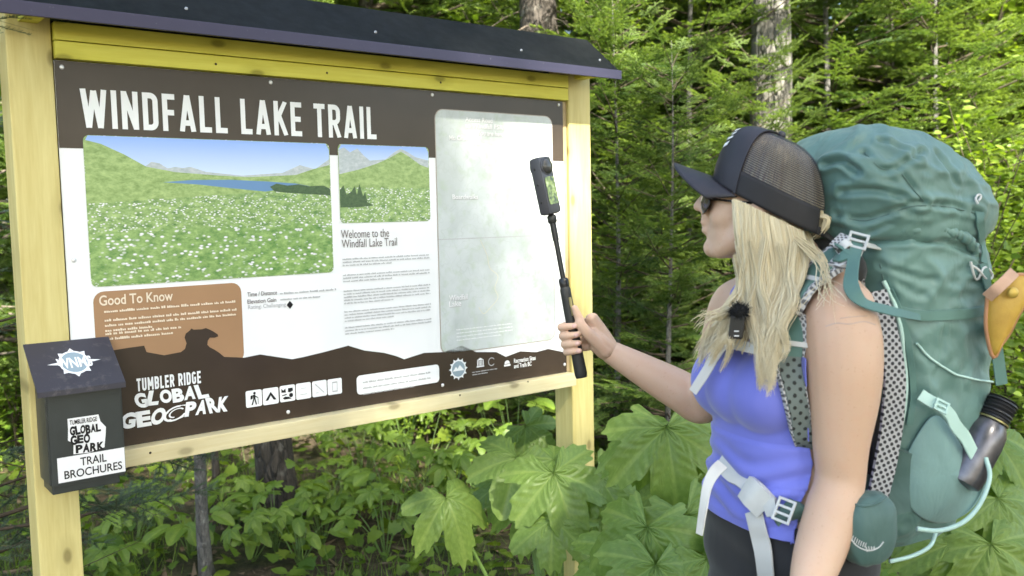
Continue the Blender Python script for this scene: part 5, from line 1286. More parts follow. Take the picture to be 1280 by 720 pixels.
def needle_row(p0, d_, length, step, nl, nw, rs, tint0, tint1, spread=55):
    """needles down both sides and top of one twig"""
    m = max(2, int(length / step)); s = np.linspace(.02, 1, m) * length; base = p0 + s[:, None] * d_
    R_ = rot_to(d_); out, tn = [], []
    for side in (1, -1, 0):
        a = np.radians(rs.normal(spread, 9, m)); el = rs.normal(.25 if side else .9, .22, m)
        sd = side if side else rs.choice([-.35, .35], m)
        dirs = (np.cos(a)[:, None] * R_[:, 0] + (np.sin(a) * np.cos(el) * sd)[:, None] * R_[:, 1] + (np.sin(a) * np.sin(el))[:, None] * R_[:, 2])
        L_ = nl * rs.uniform(.75, 1.15, m) * (1 - .35 * (s / length) ** 3); tip = base + dirs * L_[:, None]
        w = np.cross(dirs, R_[:, 2] + rs.normal(0, .4, (m, 3))); w /= np.linalg.norm(w, axis=1)[:, None] + 1e-9; w *= nw / 2
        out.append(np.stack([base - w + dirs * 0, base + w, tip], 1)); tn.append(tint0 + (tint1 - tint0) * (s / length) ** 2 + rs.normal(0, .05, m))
    return np.concatenate(out), np.concatenate(tn)
def spray(L, seed, step, nl, nw, lat_step):
    """one flat fir spray along +X: axis with side twigs, all set with needles; returns needle tris, tint, wood tris"""
    rs = np.random.RandomState(seed); tris, tn, wood = [], [], []
    def twig(p, d_, l, new):
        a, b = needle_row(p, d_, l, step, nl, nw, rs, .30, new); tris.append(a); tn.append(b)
        q = p + d_ * l; sd = np.array([-d_[1], d_[0], 0]) * .0022; wood.append(np.array([[p - sd, p + sd, q]]))
    ax = np.array([1, 0, 0.]); twig(np.zeros(3), ax, L, .95)
    x = .12 * L; sgn = 1
    while x < L * .93:
        f = x / L; l = L * (.52 * (1 - f) ** .8 + .06) * rs.uniform(.7, 1.15); a = math.radians(rs.normal(52, 7)) * sgn; dz = rs.normal(-.08, .1)
        d_ = np.array([math.cos(a), math.sin(a), dz]); d_ /= np.linalg.norm(d_); p = np.array([x, 0, 0]); twig(p, d_, l, rs.uniform(.6, 1.0))
        if l > .16:
            for f2 in np.arange(.3, .85, .28):
                for s2 in (1, -1):
                    a2 = a + s2 * math.radians(48); d2 = np.array([math.cos(a2), math.sin(a2), dz - .05]); d2 /= np.linalg.norm(d2); twig(p + d_ * l * f2, d2, l * .38 * (1.1 - f2), rs.uniform(.6, 1.0))
        x += lat_step * rs.uniform(.7, 1.2) * .5; sgn = -sgn
    return np.concatenate(tris), np.concatenate(tn), np.concatenate(wood)
LOD = {0: [spray(.42, 10 + i, .0042, .020, .0030, .085) for i in range(3)],
       1: [spray(.45, 20 + i, .0078, .029, .0078, .100) for i in range(3)],
       2: [spray(.50, 30 + i, .016, .042, .013, .15) for i in range(3)]}
def bark(name, lo, hi, sc=9.0, lich=.0):
    t = NT(name); c = t.coord(); m = t.mapping(c, (1, 1, .28)); v = t.node('ShaderNodeTexVoronoi', feature='DISTANCE_TO_EDGE'); v.inputs['Scale'].default_value = sc * 3.6
    t.l.new(t.mix(.12, m, t.node('ShaderNodeTexNoise', Scale=7.0).outputs['Color']), v.inputs['Vector'])
    n = t.noise(m, sc * 3, 6, .65); h = t.math('ADD', t.ramp(v.outputs['Distance'], [(0, 0), (.16, 1)]), t.math('MULTIPLY', n, .8))
    col = t.ramp(n, [(.3, lo), (.7, hi)]); col = t.mix(t.ramp(v.outputs['Distance'], [(.0, .45), (.08, 0)]), col, tuple(x * .35 for x in lo))
    if lich: col = t.mix(t.ramp(t.noise(c, 12, 4), [(.56, 0), (.66, lich)]), col, (.42, .43, .40))
    t.set(col, .9); t.bump(h, .8, .02); return t.m
M_bark = bark('fir_bark', (.085, .078, .07), (.19, .18, .165), 9, .4); M_barkd = bark('dark_bark', (.035, .028, .024), (.10, .085, .075), 10, .25); M_barkg = bark('alder_bark', (.11, .105, .10), (.27, .26, .245), 26, .6)
M_twig = plain('twig_wood', (.06, .045, .03), .9, 0, .3, 30)
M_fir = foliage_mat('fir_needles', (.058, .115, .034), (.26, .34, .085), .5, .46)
M_spruce = foliage_mat('spruce_needles', (.05, .085, .06), (.17, .23, .14), .5, .25)
M_leaf = foliage_mat('shrub_leaves', (.06, .125, .018), (.27, .36, .05), .42, .42)
M_herb = foliage_mat('herb_leaves', (.07, .145, .02), (.25, .35, .055), .42, .38)
M_dead = plain('dead_twigs', (.13, .105, .085), .95, 0, .35, 25)

def trunk_arrays(h, r0, seed, sides=14, lean=(0, 0), taper=.95, wob=.03):
    rs = np.random.RandomState(seed); n = 18; z = np.concatenate([[-.25, .0, .12, .3], np.linspace(.6, h, n)])
    ph = rs.uniform(0, 6, 2); x = lean[0] * z + wob * np.sin(z * 1.1 + ph[0]) * np.clip(z, 0, 1); y = lean[1] * z + wob * np.cos(z * .9 + ph[1]) * np.clip(z, 0, 1)
    r = r0 * (1 - taper * np.clip(z / h, 0, 1)) * (1 + .45 * np.exp(-np.clip(z, 0, 9) / .14)); p = np.stack([x, y, z], 1)
    V, F = tube_arrays(p, r, sides, (0, 1, 0)); V = np.array(V)
    nzs = np.array([mnoise.noise(Vector(v) * 7) for v in V]); c_ = p[np.repeat(np.arange(len(p)), sides)]; V = c_ + (V - c_) * (1 + .10 * nzs)[:, None]
    return V.tolist(), F, p
def conifer(name, h, r0, z0, Lmax, gap, lod, seed, per=5, droop=(-.30, .35), dead=0, barkm=None, needles=None, lean=(0, 0), zmax=None, nsp=1.0, Lpow=.75):
    """trunk, boughs carrying sprays, and dead lower twigs"""
    rs = np.random.RandomState(seed); root = empty(name)
    Vt, Ft, path = trunk_arrays(h, r0, seed, 16, lean); N, TN, Wd = [], [], []
    boughs_V, boughs_F = [], []
    def at(z): return np.array([np.interp(z, path[:, 2], path[:, i]) for i in range(3)])
    z = z0; zm = zmax or h * .97
    while z < zm:
        for k in range(per if z > z0 + .01 else per):
            f = min(1, max(0, (z - z0 * .5) / h)); L = Lmax * (1 - f) ** Lpow * rs.uniform(.55, 1.1) + .12; az = rs.uniform(0, 2 * math.pi); sl = droop[0] + (droop[1] - droop[0]) * f + rs.normal(0, .10)
            hd_ = np.array([math.cos(az), math.sin(az), 0]); u = np.linspace(0, 1, 8); curve = at(z + rs.uniform(-.5, .5) * gap) + u[:, None] * hd_ * L + np.outer(u * sl * L + u ** 2 * .16 * L, [0, 0, 1]) + np.outer(np.sin(u * 3) * rs.normal(0, .04) * L, [-hd_[1], hd_[0], 0])
            v, f_ = tube_arrays(curve, np.linspace(max(.006, L * .012), .003, 8), 5, (0, 0, 1), False); b = len(boughs_V); boughs_V += v; boughs_F += [tuple(i + b for i in q) for q in f_]
            tang = np.gradient(curve, axis=0); s_ = .22 if L > .5 else .1; sgn = rs.choice([-1, 1])
            while s_ < 1.0:
                p = np.array([np.interp(s_, u, curve[:, i]) for i in range(3)]); tg = np.array([np.interp(s_, u, tang[:, i]) for i in range(3)]); tg /= np.linalg.norm(tg)
                a = sgn * math.radians(rs.normal(50, 10)); sd = np.cross([0, 0, 1], tg); sd /= np.linalg.norm(sd)
                d_ = tg * math.cos(a) + sd * math.sin(a) + np.array([0, 0, rs.normal(-.08, .12)]); ln = (.20 + .34 * L * (1 - s_)) * rs.uniform(.7, 1.2)
                T_, tn, wd_ = LOD[lod][rs.randint(3)]; M_ = rot_to(d_, (0, 0, 1), rs.normal(0, .28)) * (ln / .45)
                N.append(T_ @ M_.T + p); TN.append(tn * rs.uniform(.65, 1.1) + rs.normal(-.05, .09)); Wd.append(wd_ @ M_.T + p)
                s_ += (.15 / max(L, .35)) * rs.uniform(.7, 1.3) / nsp; sgn = -sgn
            T_, tn, wd_ = LOD[lod][rs.randint(3)]; M_ = rot_to(tang[-1], (0, 0, 1), rs.normal(0, .2)) * (.30 * rs.uniform(.8, 1.3) / .45); N.append(T_ @ M_.T + curve[-1] - tang[-1] * .3); TN.append(tn + rs.normal(0, .08)); Wd.append(wd_ @ M_.T + curve[-1])
        z += gap * rs.uniform(.8, 1.2)
    for k in range(dead):
        zz = rs.uniform(.25, max(z0 + .3, 1.6)); az = rs.uniform(0, 2 * math.pi); L = rs.uniform(.25, .95); u = np.linspace(0, 1, 7); hd_ = np.array([math.cos(az), math.sin(az), 0])
        curve = at(zz) + u[:, None] * hd_ * L + np.outer(-u * rs.uniform(.0, .4) * L + .08 * np.sin(u * 5 + rs.uniform(0, 6)) * L, [0, 0, 1]) + np.outer(np.sin(u * 4) * rs.normal(0, .07) * L, [-hd_[1], hd_[0], 0])
        for c_, r_ in [(curve, np.linspace(.007, .0015, 7))] + [(curve[j] + np.outer(np.linspace(0, 1, 4), hd_ * .12 * L + rs.normal(0, .22, 3) * L), np.linspace(.003, .001, 4)) for j in (2, 3, 4, 5)]:
            v, f_ = tube_arrays(c_, r_, 4, (0, 0, 1), False); b = len(boughs_V); boughs_V += v; boughs_F += [tuple(i + b for i in q) for q in f_]
    link('trunk', bpy.data.meshes.new('trunk'), None, root)
    tr_ = root.children[0]; tr_.data.from_pydata(Vt, [], Ft); tr_.data.materials.append(barkm or M_bark); tr_.data.polygons.foreach_set('use_smooth', [True] * len(tr_.data.polygons)); tr_.data.update()
    o = new_mesh_obj('boughs', boughs_V, boughs_F, M_dead if dead > 8 else M_twig, root, True)
    if N:
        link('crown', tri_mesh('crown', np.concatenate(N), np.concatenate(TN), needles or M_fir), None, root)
        W_ = np.concatenate(Wd); link('twigs', tri_mesh('twigs', W_, None, M_twig), None, root)
    return root
def copy_tree(o, loc, rz, sc=1.0, label=None):
    c_ = o.copy(); COL.objects.link(c_); c_.parent = None; c_.location = loc; c_.rotation_euler = (0, 0, rz); c_.scale = (sc, sc, sc)
    for ch in o.children:
        q = ch.copy(); COL.objects.link(q); q.parent = c_
    if label: c_['label'] = label
    return c_
def place(o, px, Y, rz=0.0, sc=1.0, x=None):
    X = (px - 640) / FPX * Y if x is None else x; o.location = (X, Y, gz(X, Y) - .02); o.rotation_euler = (0, 0, rz); o.scale = (sc,) * 3; return o
GT = 'conifers standing behind the board and the woman'
# prototypes, also the first of their kind
young = conifer('fir_tree', 4.6, .035, .25, 1.15, .20, 1, 101, 5, (-.12, .55), 6, M_barkg)
tag(place(young, 868, 6.2, .4), 'slender young fir with thin grey trunk left of the cap', 'tree', GT)
dense = conifer('fir_tree', 6.0, .07, .15, 1.7, .24, 1, 102, 6, (-.22, .40), 10, M_barkd)
tag(place(dense, 790, 6.9, 1.1), 'dense dark fir right behind the right post of the board', 'tree', GT)
big = conifer('fir_tree', 11, .16, 3.3, 2.0, .42, 1, 103, 4, (-.5, .2), 14, M_bark, zmax=5.2, nsp=.75)
tag(place(big, 957, 6.0, 2.0), 'large fir with thick pale grey trunk above the cap', 'tree', GT)
bigd = conifer('fir_tree', 11, .18, 4.2, 2.0, .5, 1, 104, 4, (-.3, .2), 60, M_barkd, zmax=6, nsp=.7)
tag(place(bigd, 680, 6.6, .5), 'old fir with thick brown trunk rising behind the roof end', 'tree', GT)
far = conifer('fir_tree', 9, .12, .3, 2.3, .36, 2, 105, 6, (-.25, .35), 6, M_barkd, zmax=7.5)
tag(place(far, 1110, 9.4, .3), 'broad fir in the back row above the backpack', 'tree', GT)
# copies: prototype, px, Y, turn, size, label
for pr_, px, Y, rz, sc, lb_ in (
    (young, 1032, 6.5, 2.2, 1.05, 'young fir with dark thin stem between cap and backpack top'),
    (dense, 1108, 7.6, 2.9, 1.0, 'bushy fir directly above the top of the backpack'),
    (dense, 1215, 8.3, 4.4, 1.05, 'bushy fir at upper right beyond the bright shrubs'),
    (young, 770, 4.9, 4.0, .62, 'small fir sapling low between the right post and the arm'),
    (young, 838, 4.5, 5.3, .52, 'small fir sapling directly below the cap brim'),
    (dense, 885, 7.4, 5.0, .72, 'dark fir half hidden behind the cap and hair'),
    (young, 950, 5.5, 3.0, .56, 'small fir standing in front of the thick grey trunk'),
    (young, 1170, 6.6, 1.3, .95, 'light green fir behind the right half of the pack lid'),
    (far, 745, 10.2, 1.9, 1.0, 'far fir glimpsed over the right end of the roof'),
    (far, 880, 10.8, 3.3, 1.1, 'far fir behind the slender young fir'),
    (far, 1010, 11.0, 5.2, 1.05, 'far fir right of the thick grey trunk'),
    (far, 1260, 10.5, 4.1, 1.1, 'far fir at the upper right edge of the view'),
    (far, 560, 9.6, 2.6, 1.0, 'fir whose top boughs show above the roof ridge'),
    (far, 1400, 9.0, .9, 1.0, 'fir mostly beyond the right edge of the view'),
    (far, 470, 9.5, 5.6, 1.0, 'fir behind the middle of the board'),
    (far, 330, 9.9, .2, 1.0, 'fir behind the left half of the board'),
    (far, 150, 9.0, 3.9, 1.0, 'fir behind the left end of the board'),
    (dense, -40, 6.0, 2.3, 1.0, 'dark fir beyond the left post'),
    (far, -160, 8.5, 1.2, 1.0, 'fir beyond the left edge of the view')):
    place(copy_tree(pr_, (0, 0, 0), 0, 1, lb_), px, Y, rz, sc)
# unseen tall firs placed behind the viewpoint to shade the board and the woman
tall = conifer('fir_tree', 9.4, .16, 3.4, 2.1, .32, 2, 107, 6, (-.3, .25), 0, M_bark, zmax=8.6, nsp=1.0, Lpow=.6)
tag(place(tall, 0, -2.3, 0, 1.0, 1.75), 'unseen tall fir placed behind the viewpoint to shade the board', 'tree', 'unseen tall firs placed for shade behind the viewpoint')
for x, y, rz, sc, lb_ in ((3.6, -1.95, 1.3, 1.0, 'unseen tall fir placed behind the viewpoint to shade the woman'), (.3, -2.7, 2.4, 1.02, 'unseen tall fir placed for shade behind the viewpoint on the left'), (5.7, -1.6, 3.6, 1.0, 'unseen tall fir placed for shade behind the viewpoint on the right')):
    place(copy_tree(tall, (0, 0, 0), 0, 1, lb_), 0, y, rz, sc, x)
# near spruce whose boughs reach in from the left edge
near = conifer('spruce_tree', 3.4, .05, .15, 1.05, .17, 0, 106, 5, (-.30, .25), 8, M_barkd, M_spruce, zmax=2.5, nsp=1.1)
tag(place(near, 0, 2.2, 1.9, 1.0, -1.98), 'blue green spruce with boughs reaching past the left post', 'tree')
# bare lower trunks seen under the board
def pole(name, px0, py0, px1, py1, Y, r, m, label, h=4.0):
    a, b = P(px0, py0, Y), P(px1, py1, Y); d_ = (a - b) / max(.05, (a.z - b.z)); base = b - d_ * (b.z - gz(b.x, Y)); root = empty(name, tuple(base)); 
    n_ = 16; zz = np.concatenate([[-.2, 0, .1, .25], np.linspace(.5, h, n_)]); rs = np.random.RandomState(int(px0)); pth = np.stack([d_.x * zz + .018 * np.sin(zz * 4.2 + px0), d_.y * zz + .01 * np.cos(zz * 3), zz], 1)
    V, F = tube_arrays(pth, r * (1 - .75 * np.clip(zz / h, 0, 1)) * (1 + .5 * np.exp(-np.clip(zz, 0, 9) / .1)), 14, (0, 1, 0)); o = new_mesh_obj('trunk', V, F, m, root, True)
    N_, TN_ = [], []; bV, bF = [], []
    for k in range(16):
        z = rs.uniform(h * .55, h); az = rs.uniform(0, 6.28); L = rs.uniform(.4, .9) * (1.2 - z / h * .7); hd_ = np.array([math.cos(az), math.sin(az), .25]); p = np.array([np.interp(z, zz, pth[:, i]) for i in range(3)])
        v, f_ = tube_arrays(p + np.linspace(0, 1, 5)[:, None] * hd_ * L, np.linspace(.008, .002, 5), 5, (0, 0, 1), False); b_i = len(bV); bV += v; bF += [tuple(i + b_i for i in q) for q in f_]
        for s_ in (.3, .5, .7, .85, 1):
            T_, tn, _ = LOD[2][rs.randint(3)]; M_ = rot_to(hd_ + rs.normal(0, .6, 3) * .8, (0, 0, 1)) * (.32 / .45); N_.append(T_ @ M_.T + p + hd_ * L * s_); TN_.append(tn)
    new_mesh_obj('boughs', bV, bF, M_twig, root, True); link('crown', tri_mesh('crown', np.concatenate(N_), np.concatenate(TN_), M_fir), None, root)
    return tag(root, label, 'tree')
pole('fir_tree', 338, 545, 352, 640, 4.5, .098, bark('black_bark', (.012, .010, .008), (.045, .038, .032), 10, .1), 'thick dark trunk rising behind the lower edge of the board', 8)
pole('alder_sapling', 249, 560, 262, 718, 3.75, .027, M_barkg, 'thin leaning grey trunk under the left half of the board', 4.2)
pole('alder_sapling', 264, 560, 268, 625, 4.7, .020, M_barkd, 'thin dark stem just right of the leaning grey trunk', 4.2)

# ------------------------------------------------------------------ broadleaf shrubs and herbs
def leaf_template(kind, seed=0):
    """small leaf along +X, folded on its midrib: (n,3,3) tris, unit length"""
    if kind == 'oval': ol = [(0, 0), (.25, .22), (.55, .26), (.8, .15), (1, 0)]
    else: ol = [(0, 0), (.02, .20), (.10, .46), (.30, .34), (.40, .62), (.62, .34), (.78, .30), (1, 0)]
    T_ = []
    for s in (1, -1):
        pts = [np.array([x, s * y, .10 * y - .18 * x * x]) for x, y in ol]; mid = [np.array([x, 0, -.18 * x * x]) for x, _ in ol]
        for i in range(len(ol) - 1):
            T_.append([mid[i], pts[i], pts[i + 1]]); T_.append([mid[i], pts[i + 1], mid[i + 1]])
    T_ = np.array(T_); ar = np.linalg.norm(np.cross(T_[:, 1] - T_[:, 0], T_[:, 2] - T_[:, 0]), axis=1); return T_[ar > 1e-6]
OVAL, MAPLE = leaf_template('oval'), leaf_template('maple')
def shrub(name, h, spread, nst, nleaf, lsize, seed, mat, tl=OVAL, tint=(.25, .95)):
    rs = np.random.RandomState(seed); root = empty(name); sV, sF = [], []; N, TN = [], []
    for k in range(nst):
        az = rs.uniform(0, 6.28); out = rs.uniform(.15, 1) * spread; u = np.linspace(0, 1, 8); hh = h * rs.uniform(.6, 1.05)
        c_ = np.stack([np.cos(az) * out * u ** 1.3 + rs.normal(0, .05), np.sin(az) * out * u ** 1.3 + rs.normal(0, .05), hh * u ** .9], 1) + .03 * np.sin(u[:, None] * rs.uniform(3, 6, 3) + rs.uniform(0, 6, 3))
        v, f_ = tube_arrays(c_, np.linspace(.009, .002, 8), 5, (0, 1, 0), False); b = len(sV); sV += v; sF += [tuple(i + b for i in q) for q in f_]
        for j in range(nleaf):
            s_ = rs.uniform(.12, 1) ** .75; p = np.array([np.interp(s_, u, c_[:, i]) for i in range(3)]); a = rs.uniform(0, 6.28); d_ = np.array([math.cos(a), math.sin(a), rs.normal(.05, .35)])
            p = p + d_ * rs.uniform(.01, .20) * (1.15 - s_ * .6) ; L = lsize * rs.uniform(.6, 1.25); M_ = rot_to(d_, (0, 0, 1), rs.normal(0, .5)) * L
            N.append(tl @ M_.T + p); TN.append(np.full(len(tl), rs.uniform(*tint)))
    new_mesh_obj('stems', sV, sF, M_twig, root, True); link('foliage', tri_mesh('foliage', np.concatenate(N), np.concatenate(TN), mat), None, root); return root
GS = 'leafy shrubs at the edge of the wood'
shA = shrub('shrub', 1.9, .8, 24, 120, .055, 201, M_leaf); tag(place(shA, 1190, 5.2, 0), 'bright yellow green shrub right behind the backpack lid', 'shrub', GS)
shB = shrub('shrub', 1.1, .7, 20, 100, .06, 202, M_leaf, OVAL, (.1, .7)); tag(place(shB, 1300, 4.4, 0), 'leafy shrub at the right edge behind the yellow sheath', 'shrub', GS)
for pr_, px, Y, rz, sc, lb_ in ((shA, 1265, 5.6, 1.4, 1.1, 'tall bright shrub at the right edge above the pack'), (shA, 1330, 6.4, 2.6, 1.25, 'bright shrub beyond the right edge'), (shA, 1120, 6.2, 4.0, .9, 'bright shrub just above the top of the pack lid'), (shB, 1130, 4.6, 2, 1, 'low shrub hidden behind the backpack'),
    (shA, 1180, 8.0, .7, 2.1, 'tall sunlit alder bush above the pack lid'), (shA, 1285, 8.4, 3.1, 2.2, 'tall sunlit alder bush in the upper right corner'), (shA, 745, 8.2, 2.2, 1.9, 'tall sunlit alder bush over the right roof end'), (shA, 1060, 8.8, 4.6, 2.0, 'tall sunlit alder bush between the grey trunk and the pack'), (shA, 820, 8.9, 5.8, 2.0, 'tall sunlit alder bush behind the cap brim'),
    (shA, 760, 6.0, 5.0, .95, 'sunlit shrub beside the right post at head height'), (shB, 440, 6.4, .6, .85, 'bright low shrub under the middle of the board'), (shB, 520, 5.8, 2.4, .8, 'low shrub under the map end of the board'), (shB, 205, 6.6, 3.7, .8, 'low bright shrub behind the grey trunk'),
    (shB, 360, 6.5, 1.5, .75, 'bright low shrub just right of the thick dark trunk'), (shB, 140, 6.0, .4, .7, 'bright low shrub right of the brochure box foot'), (shB, 20, 5.6, 4.1, .8, 'low shrub left of the left post'),
    (shB, 300, 7.2, 5.1, .95, 'low bright shrub behind the thick dark trunk'), (shA, 640, 7.0, 1.8, .9, 'shrub behind the right end of the board'), (shB, 580, 7.0, 3, 1, 'shrub deep behind the map panel'), (shB, 400, 8.0, 4.4, 1.1, 'shrub deep behind the printed photo'), (shB, 1010, 5.0, 1, .9, 'low shrub behind the woman'), (shB, 100, 7.4, 2.2, 1.1, 'shrub deep behind the brochure box')):
    place(copy_tree(pr_, (0, 0, 0), 0, 1, lb_), px, Y, rz, sc)

# herbs with lobed leaves, each leaf its own object on shared meshes
def grid_leaf(name, outline, n_ring, curl, seed, mat, lobes, fold=.05):
    """big lobed leaf: outline in polar steps, rings towards the petiole, ribs raised, margin drooping"""
    rs = np.random.RandomState(seed); m = len(outline); V, F, tn = [], [], []
    for i in range(n_ring + 1):
        s = i / n_ring
        for x, y in outline:
            px_, py_ = x * s, y * s; r = math.hypot(px_, py_); a = math.atan2(py_, px_)
            rib = min(abs((a - l + math.pi) % (2 * math.pi) - math.pi) for l in lobes)
            z = -curl * r * r + fold * r * min(rib, .45) * 1.0 + (.03 + .012 * (seed % 3)) * math.sin(a * (6 + seed % 4) + seed) * r + .012 * math.sin(r * 38 - rib * 22) * min(1, rib * 3)
            V.append((px_, py_, z)); tn.append(.35 + .25 * rs.rand() * .3 + (.40 if rib < .05 and s > .05 else 0) + (.22 if (r * 9 - rib * 5.5) % 1.0 < .16 and rib > .05 else 0) + .10 * s)
    for i in range(n_ring):
        for j in range(m - 1): 
            a, b, c_, d_ = i * m + j, i * m + j + 1, (i + 1) * m + j + 1, (i + 1) * m + j
            F.append((a, d_, c_, b) if i else (a, d_, c_))
    me = bpy.data.meshes.new(name); me.from_pydata(V, [], F); me.update(); at = me.attributes.new('tint', 'FLOAT', 'POINT'); at.data.foreach_set('value', np.array(tn, np.float32)); me.materials.append(mat)
    me.polygons.foreach_set('use_smooth', [True] * len(me.polygons)); return me
def parsnip_outline(seed, lobes, n=150):
    rs = np.random.RandomState(seed); out = []; sp = 2.62
    for k in range(n):
        a = -sp + 2 * sp * k / (n - 1); best = 0
        for l, ln, w in lobes:
            d_ = abs(a - l) / w
            best = max(best, ln * max(0, 1 - d_ ** 1.7) ** .55 if d_ < 1 else 0)
        base = .60 * (1 - .25 * abs(a) / sp); r = max(base, best)
        r *= 1 + .03 * math.sin(a * 31 + seed) + .13 * (abs(((a * 5.2 + seed) % 1.0) - .5) - .25) + rs.normal(0, .010)
        if k in (0, n - 1): r = .08
        out.append((r * math.cos(a), r * math.sin(a)))
    return out
M_parsnip = foliage_mat('parsnip_leaf', (.105, .205, .038), (.29, .39, .105), .36, .36)
PL_LOBES = [[(0, 1.0, .66), (.92, .90, .60), (-.94, .92, .6), (1.80, .78, .6), (-1.78, .76, .6), (2.45, .56, .4), (-2.45, .55, .4)],
            [(0.05, 1.0, .70), (1.05, .94, .66), (-1.0, .90, .64), (2.0, .76, .6), (-1.95, .8, .6)],
            [(0, .96, .62), (.85, 1.0, .56), (-.88, .95, .58), (1.70, .84, .55), (-1.72, .82, .55), (2.4, .58, .4), (-2.35, .58, .4)]]
LEAVES = [grid_leaf('leaf', parsnip_outline(7 + i, PL_LOBES[i % 3]), 26, [.30, .55, .42, .75, .36, .62, .5, .85][i], i, M_parsnip, [l[0] for l in PL_LOBES[i % 3]], .22) for i in range(8)]
M_stalk = plain('parsnip_stalk', (.12, .20, .05), .5, 0, .2, 20)
def parsnip(base, leaves, label, seed):
    """leaves: (px, py, Y, radius in m, tip direction in the picture (deg, 0 = right, 90 = down), facing tilt)"""
    rs = np.random.RandomState(seed); b0 = Vector((base[0], base[1], gz(*base) - .03)); root = empty('cow_parsnip', tuple(b0))
    for k, (px, py, Y, rad, ang, tilt) in enumerate(leaves):
        c_ = P(px, py, Y); a = math.radians(ang); n = Vector((rs.normal(0, .12), -math.sin(tilt), math.cos(tilt))).normalized()
        tipd = Vector((math.cos(a), 0, -math.sin(a))); tipd.y = -.25 * math.cos(tilt) if abs(math.sin(a)) < .5 else -abs(math.sin(a)) * .7 * math.cos(tilt)
        tipd = (tipd - n * tipd.dot(n)).normalized(); y_ = n.cross(tipd); pet = c_ - tipd * rad * .30
        o = bpy.data.objects.new('leaf', LEAVES[rs.randint(len(LEAVES))]); COL.objects.link(o)
        o.matrix_world = Matrix(((tipd.x, y_.x, n.x, pet.x), (tipd.y, y_.y, n.y, pet.y), (tipd.z, y_.z, n.z, pet.z), (0, 0, 0, 1))) @ Matrix.Diagonal((rad, rad * rs.uniform(.9, 1.08), rad, 1)); attach(o, root)
        mid = b0.lerp(pet, .55) + Vector((rs.normal(0, .03), .05, -.03)); attach(tube('stalk', catmull([tuple(b0 + Vector((rs.normal(0, .02), rs.normal(0, .02), 0))), tuple(mid), tuple(pet - n * .004)], 16), np.linspace(.010, .0042, 16), M_stalk, None, 7), root)
    return tag(root, label, 'plant', 'large-leaved cow parsnip plants')
parsnip((.13, 2.95), [(566, 640, 2.85, .185, 65, .75), (640, 590, 2.95, .20, 110, .7), (612, 612, 3.1, .15, 160, .6), (668, 540, 3.25, .13, 40, .8), (700, 615, 2.75, .22, 75, .85), (690, 668, 2.70, .16, 95, .9), (760, 612, 2.80, .19, 60, .8), (655, 640, 2.9, .16, 100, .8), (705, 580, 2.85, .12, 20, .5)], 'cow parsnip with broad leaves at the foot of the right post', 1)
parsnip((.52, 2.50), [(838, 562, 2.45, .215, 85, .95), (800, 545, 2.6, .17, 170, .7), (885, 540, 2.55, .15, 30, .7), (800, 690, 2.25, .22, 110, .95), (870, 670, 2.30, .20, 70, .9), (760, 700, 2.4, .15, 150, .9), (900, 720, 2.2, .17, 60, .9), (850, 625, 2.5, .17, 120, .8), (820, 735, 2.15, .2, 100, .8)], 'cow parsnip whose largest leaves spread below the outstretched forearm', 2)
parsnip((1.45, 2.45), [(1255, 560, 2.35, .16, 60, .8), (1225, 640, 2.30, .17, 80, .9), (1268, 640, 2.25, .16, 50, .8), (1190, 700, 2.2, .15, 110, .9), (1250, 705, 2.15, .17, 80, .9), (1150, 690, 2.4, .14, 120, .9), (1275, 600, 2.5, .14, 20, .7), (1160, 640, 2.5, .15, 90, .8), (1285, 690, 2.3, .15, 60, .8)], 'cow parsnip with broad leaves below and beside the backpack', 3)
parsnip((.62, 3.3), [(780, 640, 3.1, .17, 80, .8), (830, 610, 3.2, .16, 90, .8), (900, 600, 3.2, .17, 60, .8), (740, 660, 3.0, .16, 120, .8), (860, 690, 3.0, .17, 90, .8), (945, 690, 3.0, .17, 90, .8)], 'cow parsnip partly hidden behind the larger leaves beside the woman', 4)

HERB = []
for i in range(3):
    lob = [(0, 1.0, .55), (.95, .85, .5), (-.95, .85, .5), (1.9, .6, .5), (-1.9, .6, .5)]
    HERB.append(grid_leaf('leaf', parsnip_outline(40 + i, lob, 36), 4, .35 + .1 * i, i + 3, M_herb, [l[0] for l in lob], .3))
HOVAL = []
for i in range(2):
    HOVAL.append(grid_leaf('leaf', [(.5 + .62 * math.cos(a) if True else 0, .36 * math.sin(a)) for a in np.linspace(-math.pi, math.pi, 24)], 4, .3, i + 9, M_herb, [0], .4))
def herb(x, y, h, nl, ls, seed, label, meshes):
    rs = np.random.RandomState(seed); b0 = Vector((x, y, gz(x, y) - .01)); root = empty('leafy_herb', tuple(b0)); sV, sF = [], []
    for k in range(nl):
        az = rs.uniform(0, 6.28); d_ = Vector((math.cos(az), math.sin(az), 0)); hh = h * rs.uniform(.45, 1.0); p = b0 + d_ * h * rs.uniform(.15, .6) + UP * hh
        v, f_ = tube_arrays(catmull([tuple(b0), tuple(b0.lerp(p, .5) + UP * h * .12), tuple(p)], 7), np.linspace(.0035, .0015, 7), 4, (0, 1, 0), False); b = len(sV); sV += [tuple(Vector(q) - b0) for q in v]; sF += [tuple(i + b for i in q) for q in f_]
        o = bpy.data.objects.new('leaf', meshes[rs.randint(len(meshes))]); COL.objects.link(o); o.parent = root; n = (UP + Vector((rs.normal(0, .25), rs.normal(-.35, .25), 0))).normalized(); d2 = (d_ - n * d_.dot(n)).normalized(); y_ = n.cross(d2); s_ = ls * rs.uniform(.7, 1.2); q = p - b0
        o.matrix_local = Matrix(((d2.x * s_, y_.x * s_, n.x * s_, q.x), (d2.y * s_, y_.y * s_, n.y * s_, q.y), (d2.z * s_, y_.z * s_, n.z * s_, q.z), (0, 0, 0, 1)))
    new_mesh_obj('stems', sV, sF, M_stalk, root, True); return tag(root, label, 'plant', 'leafy herbs on the shaded ground under the board')
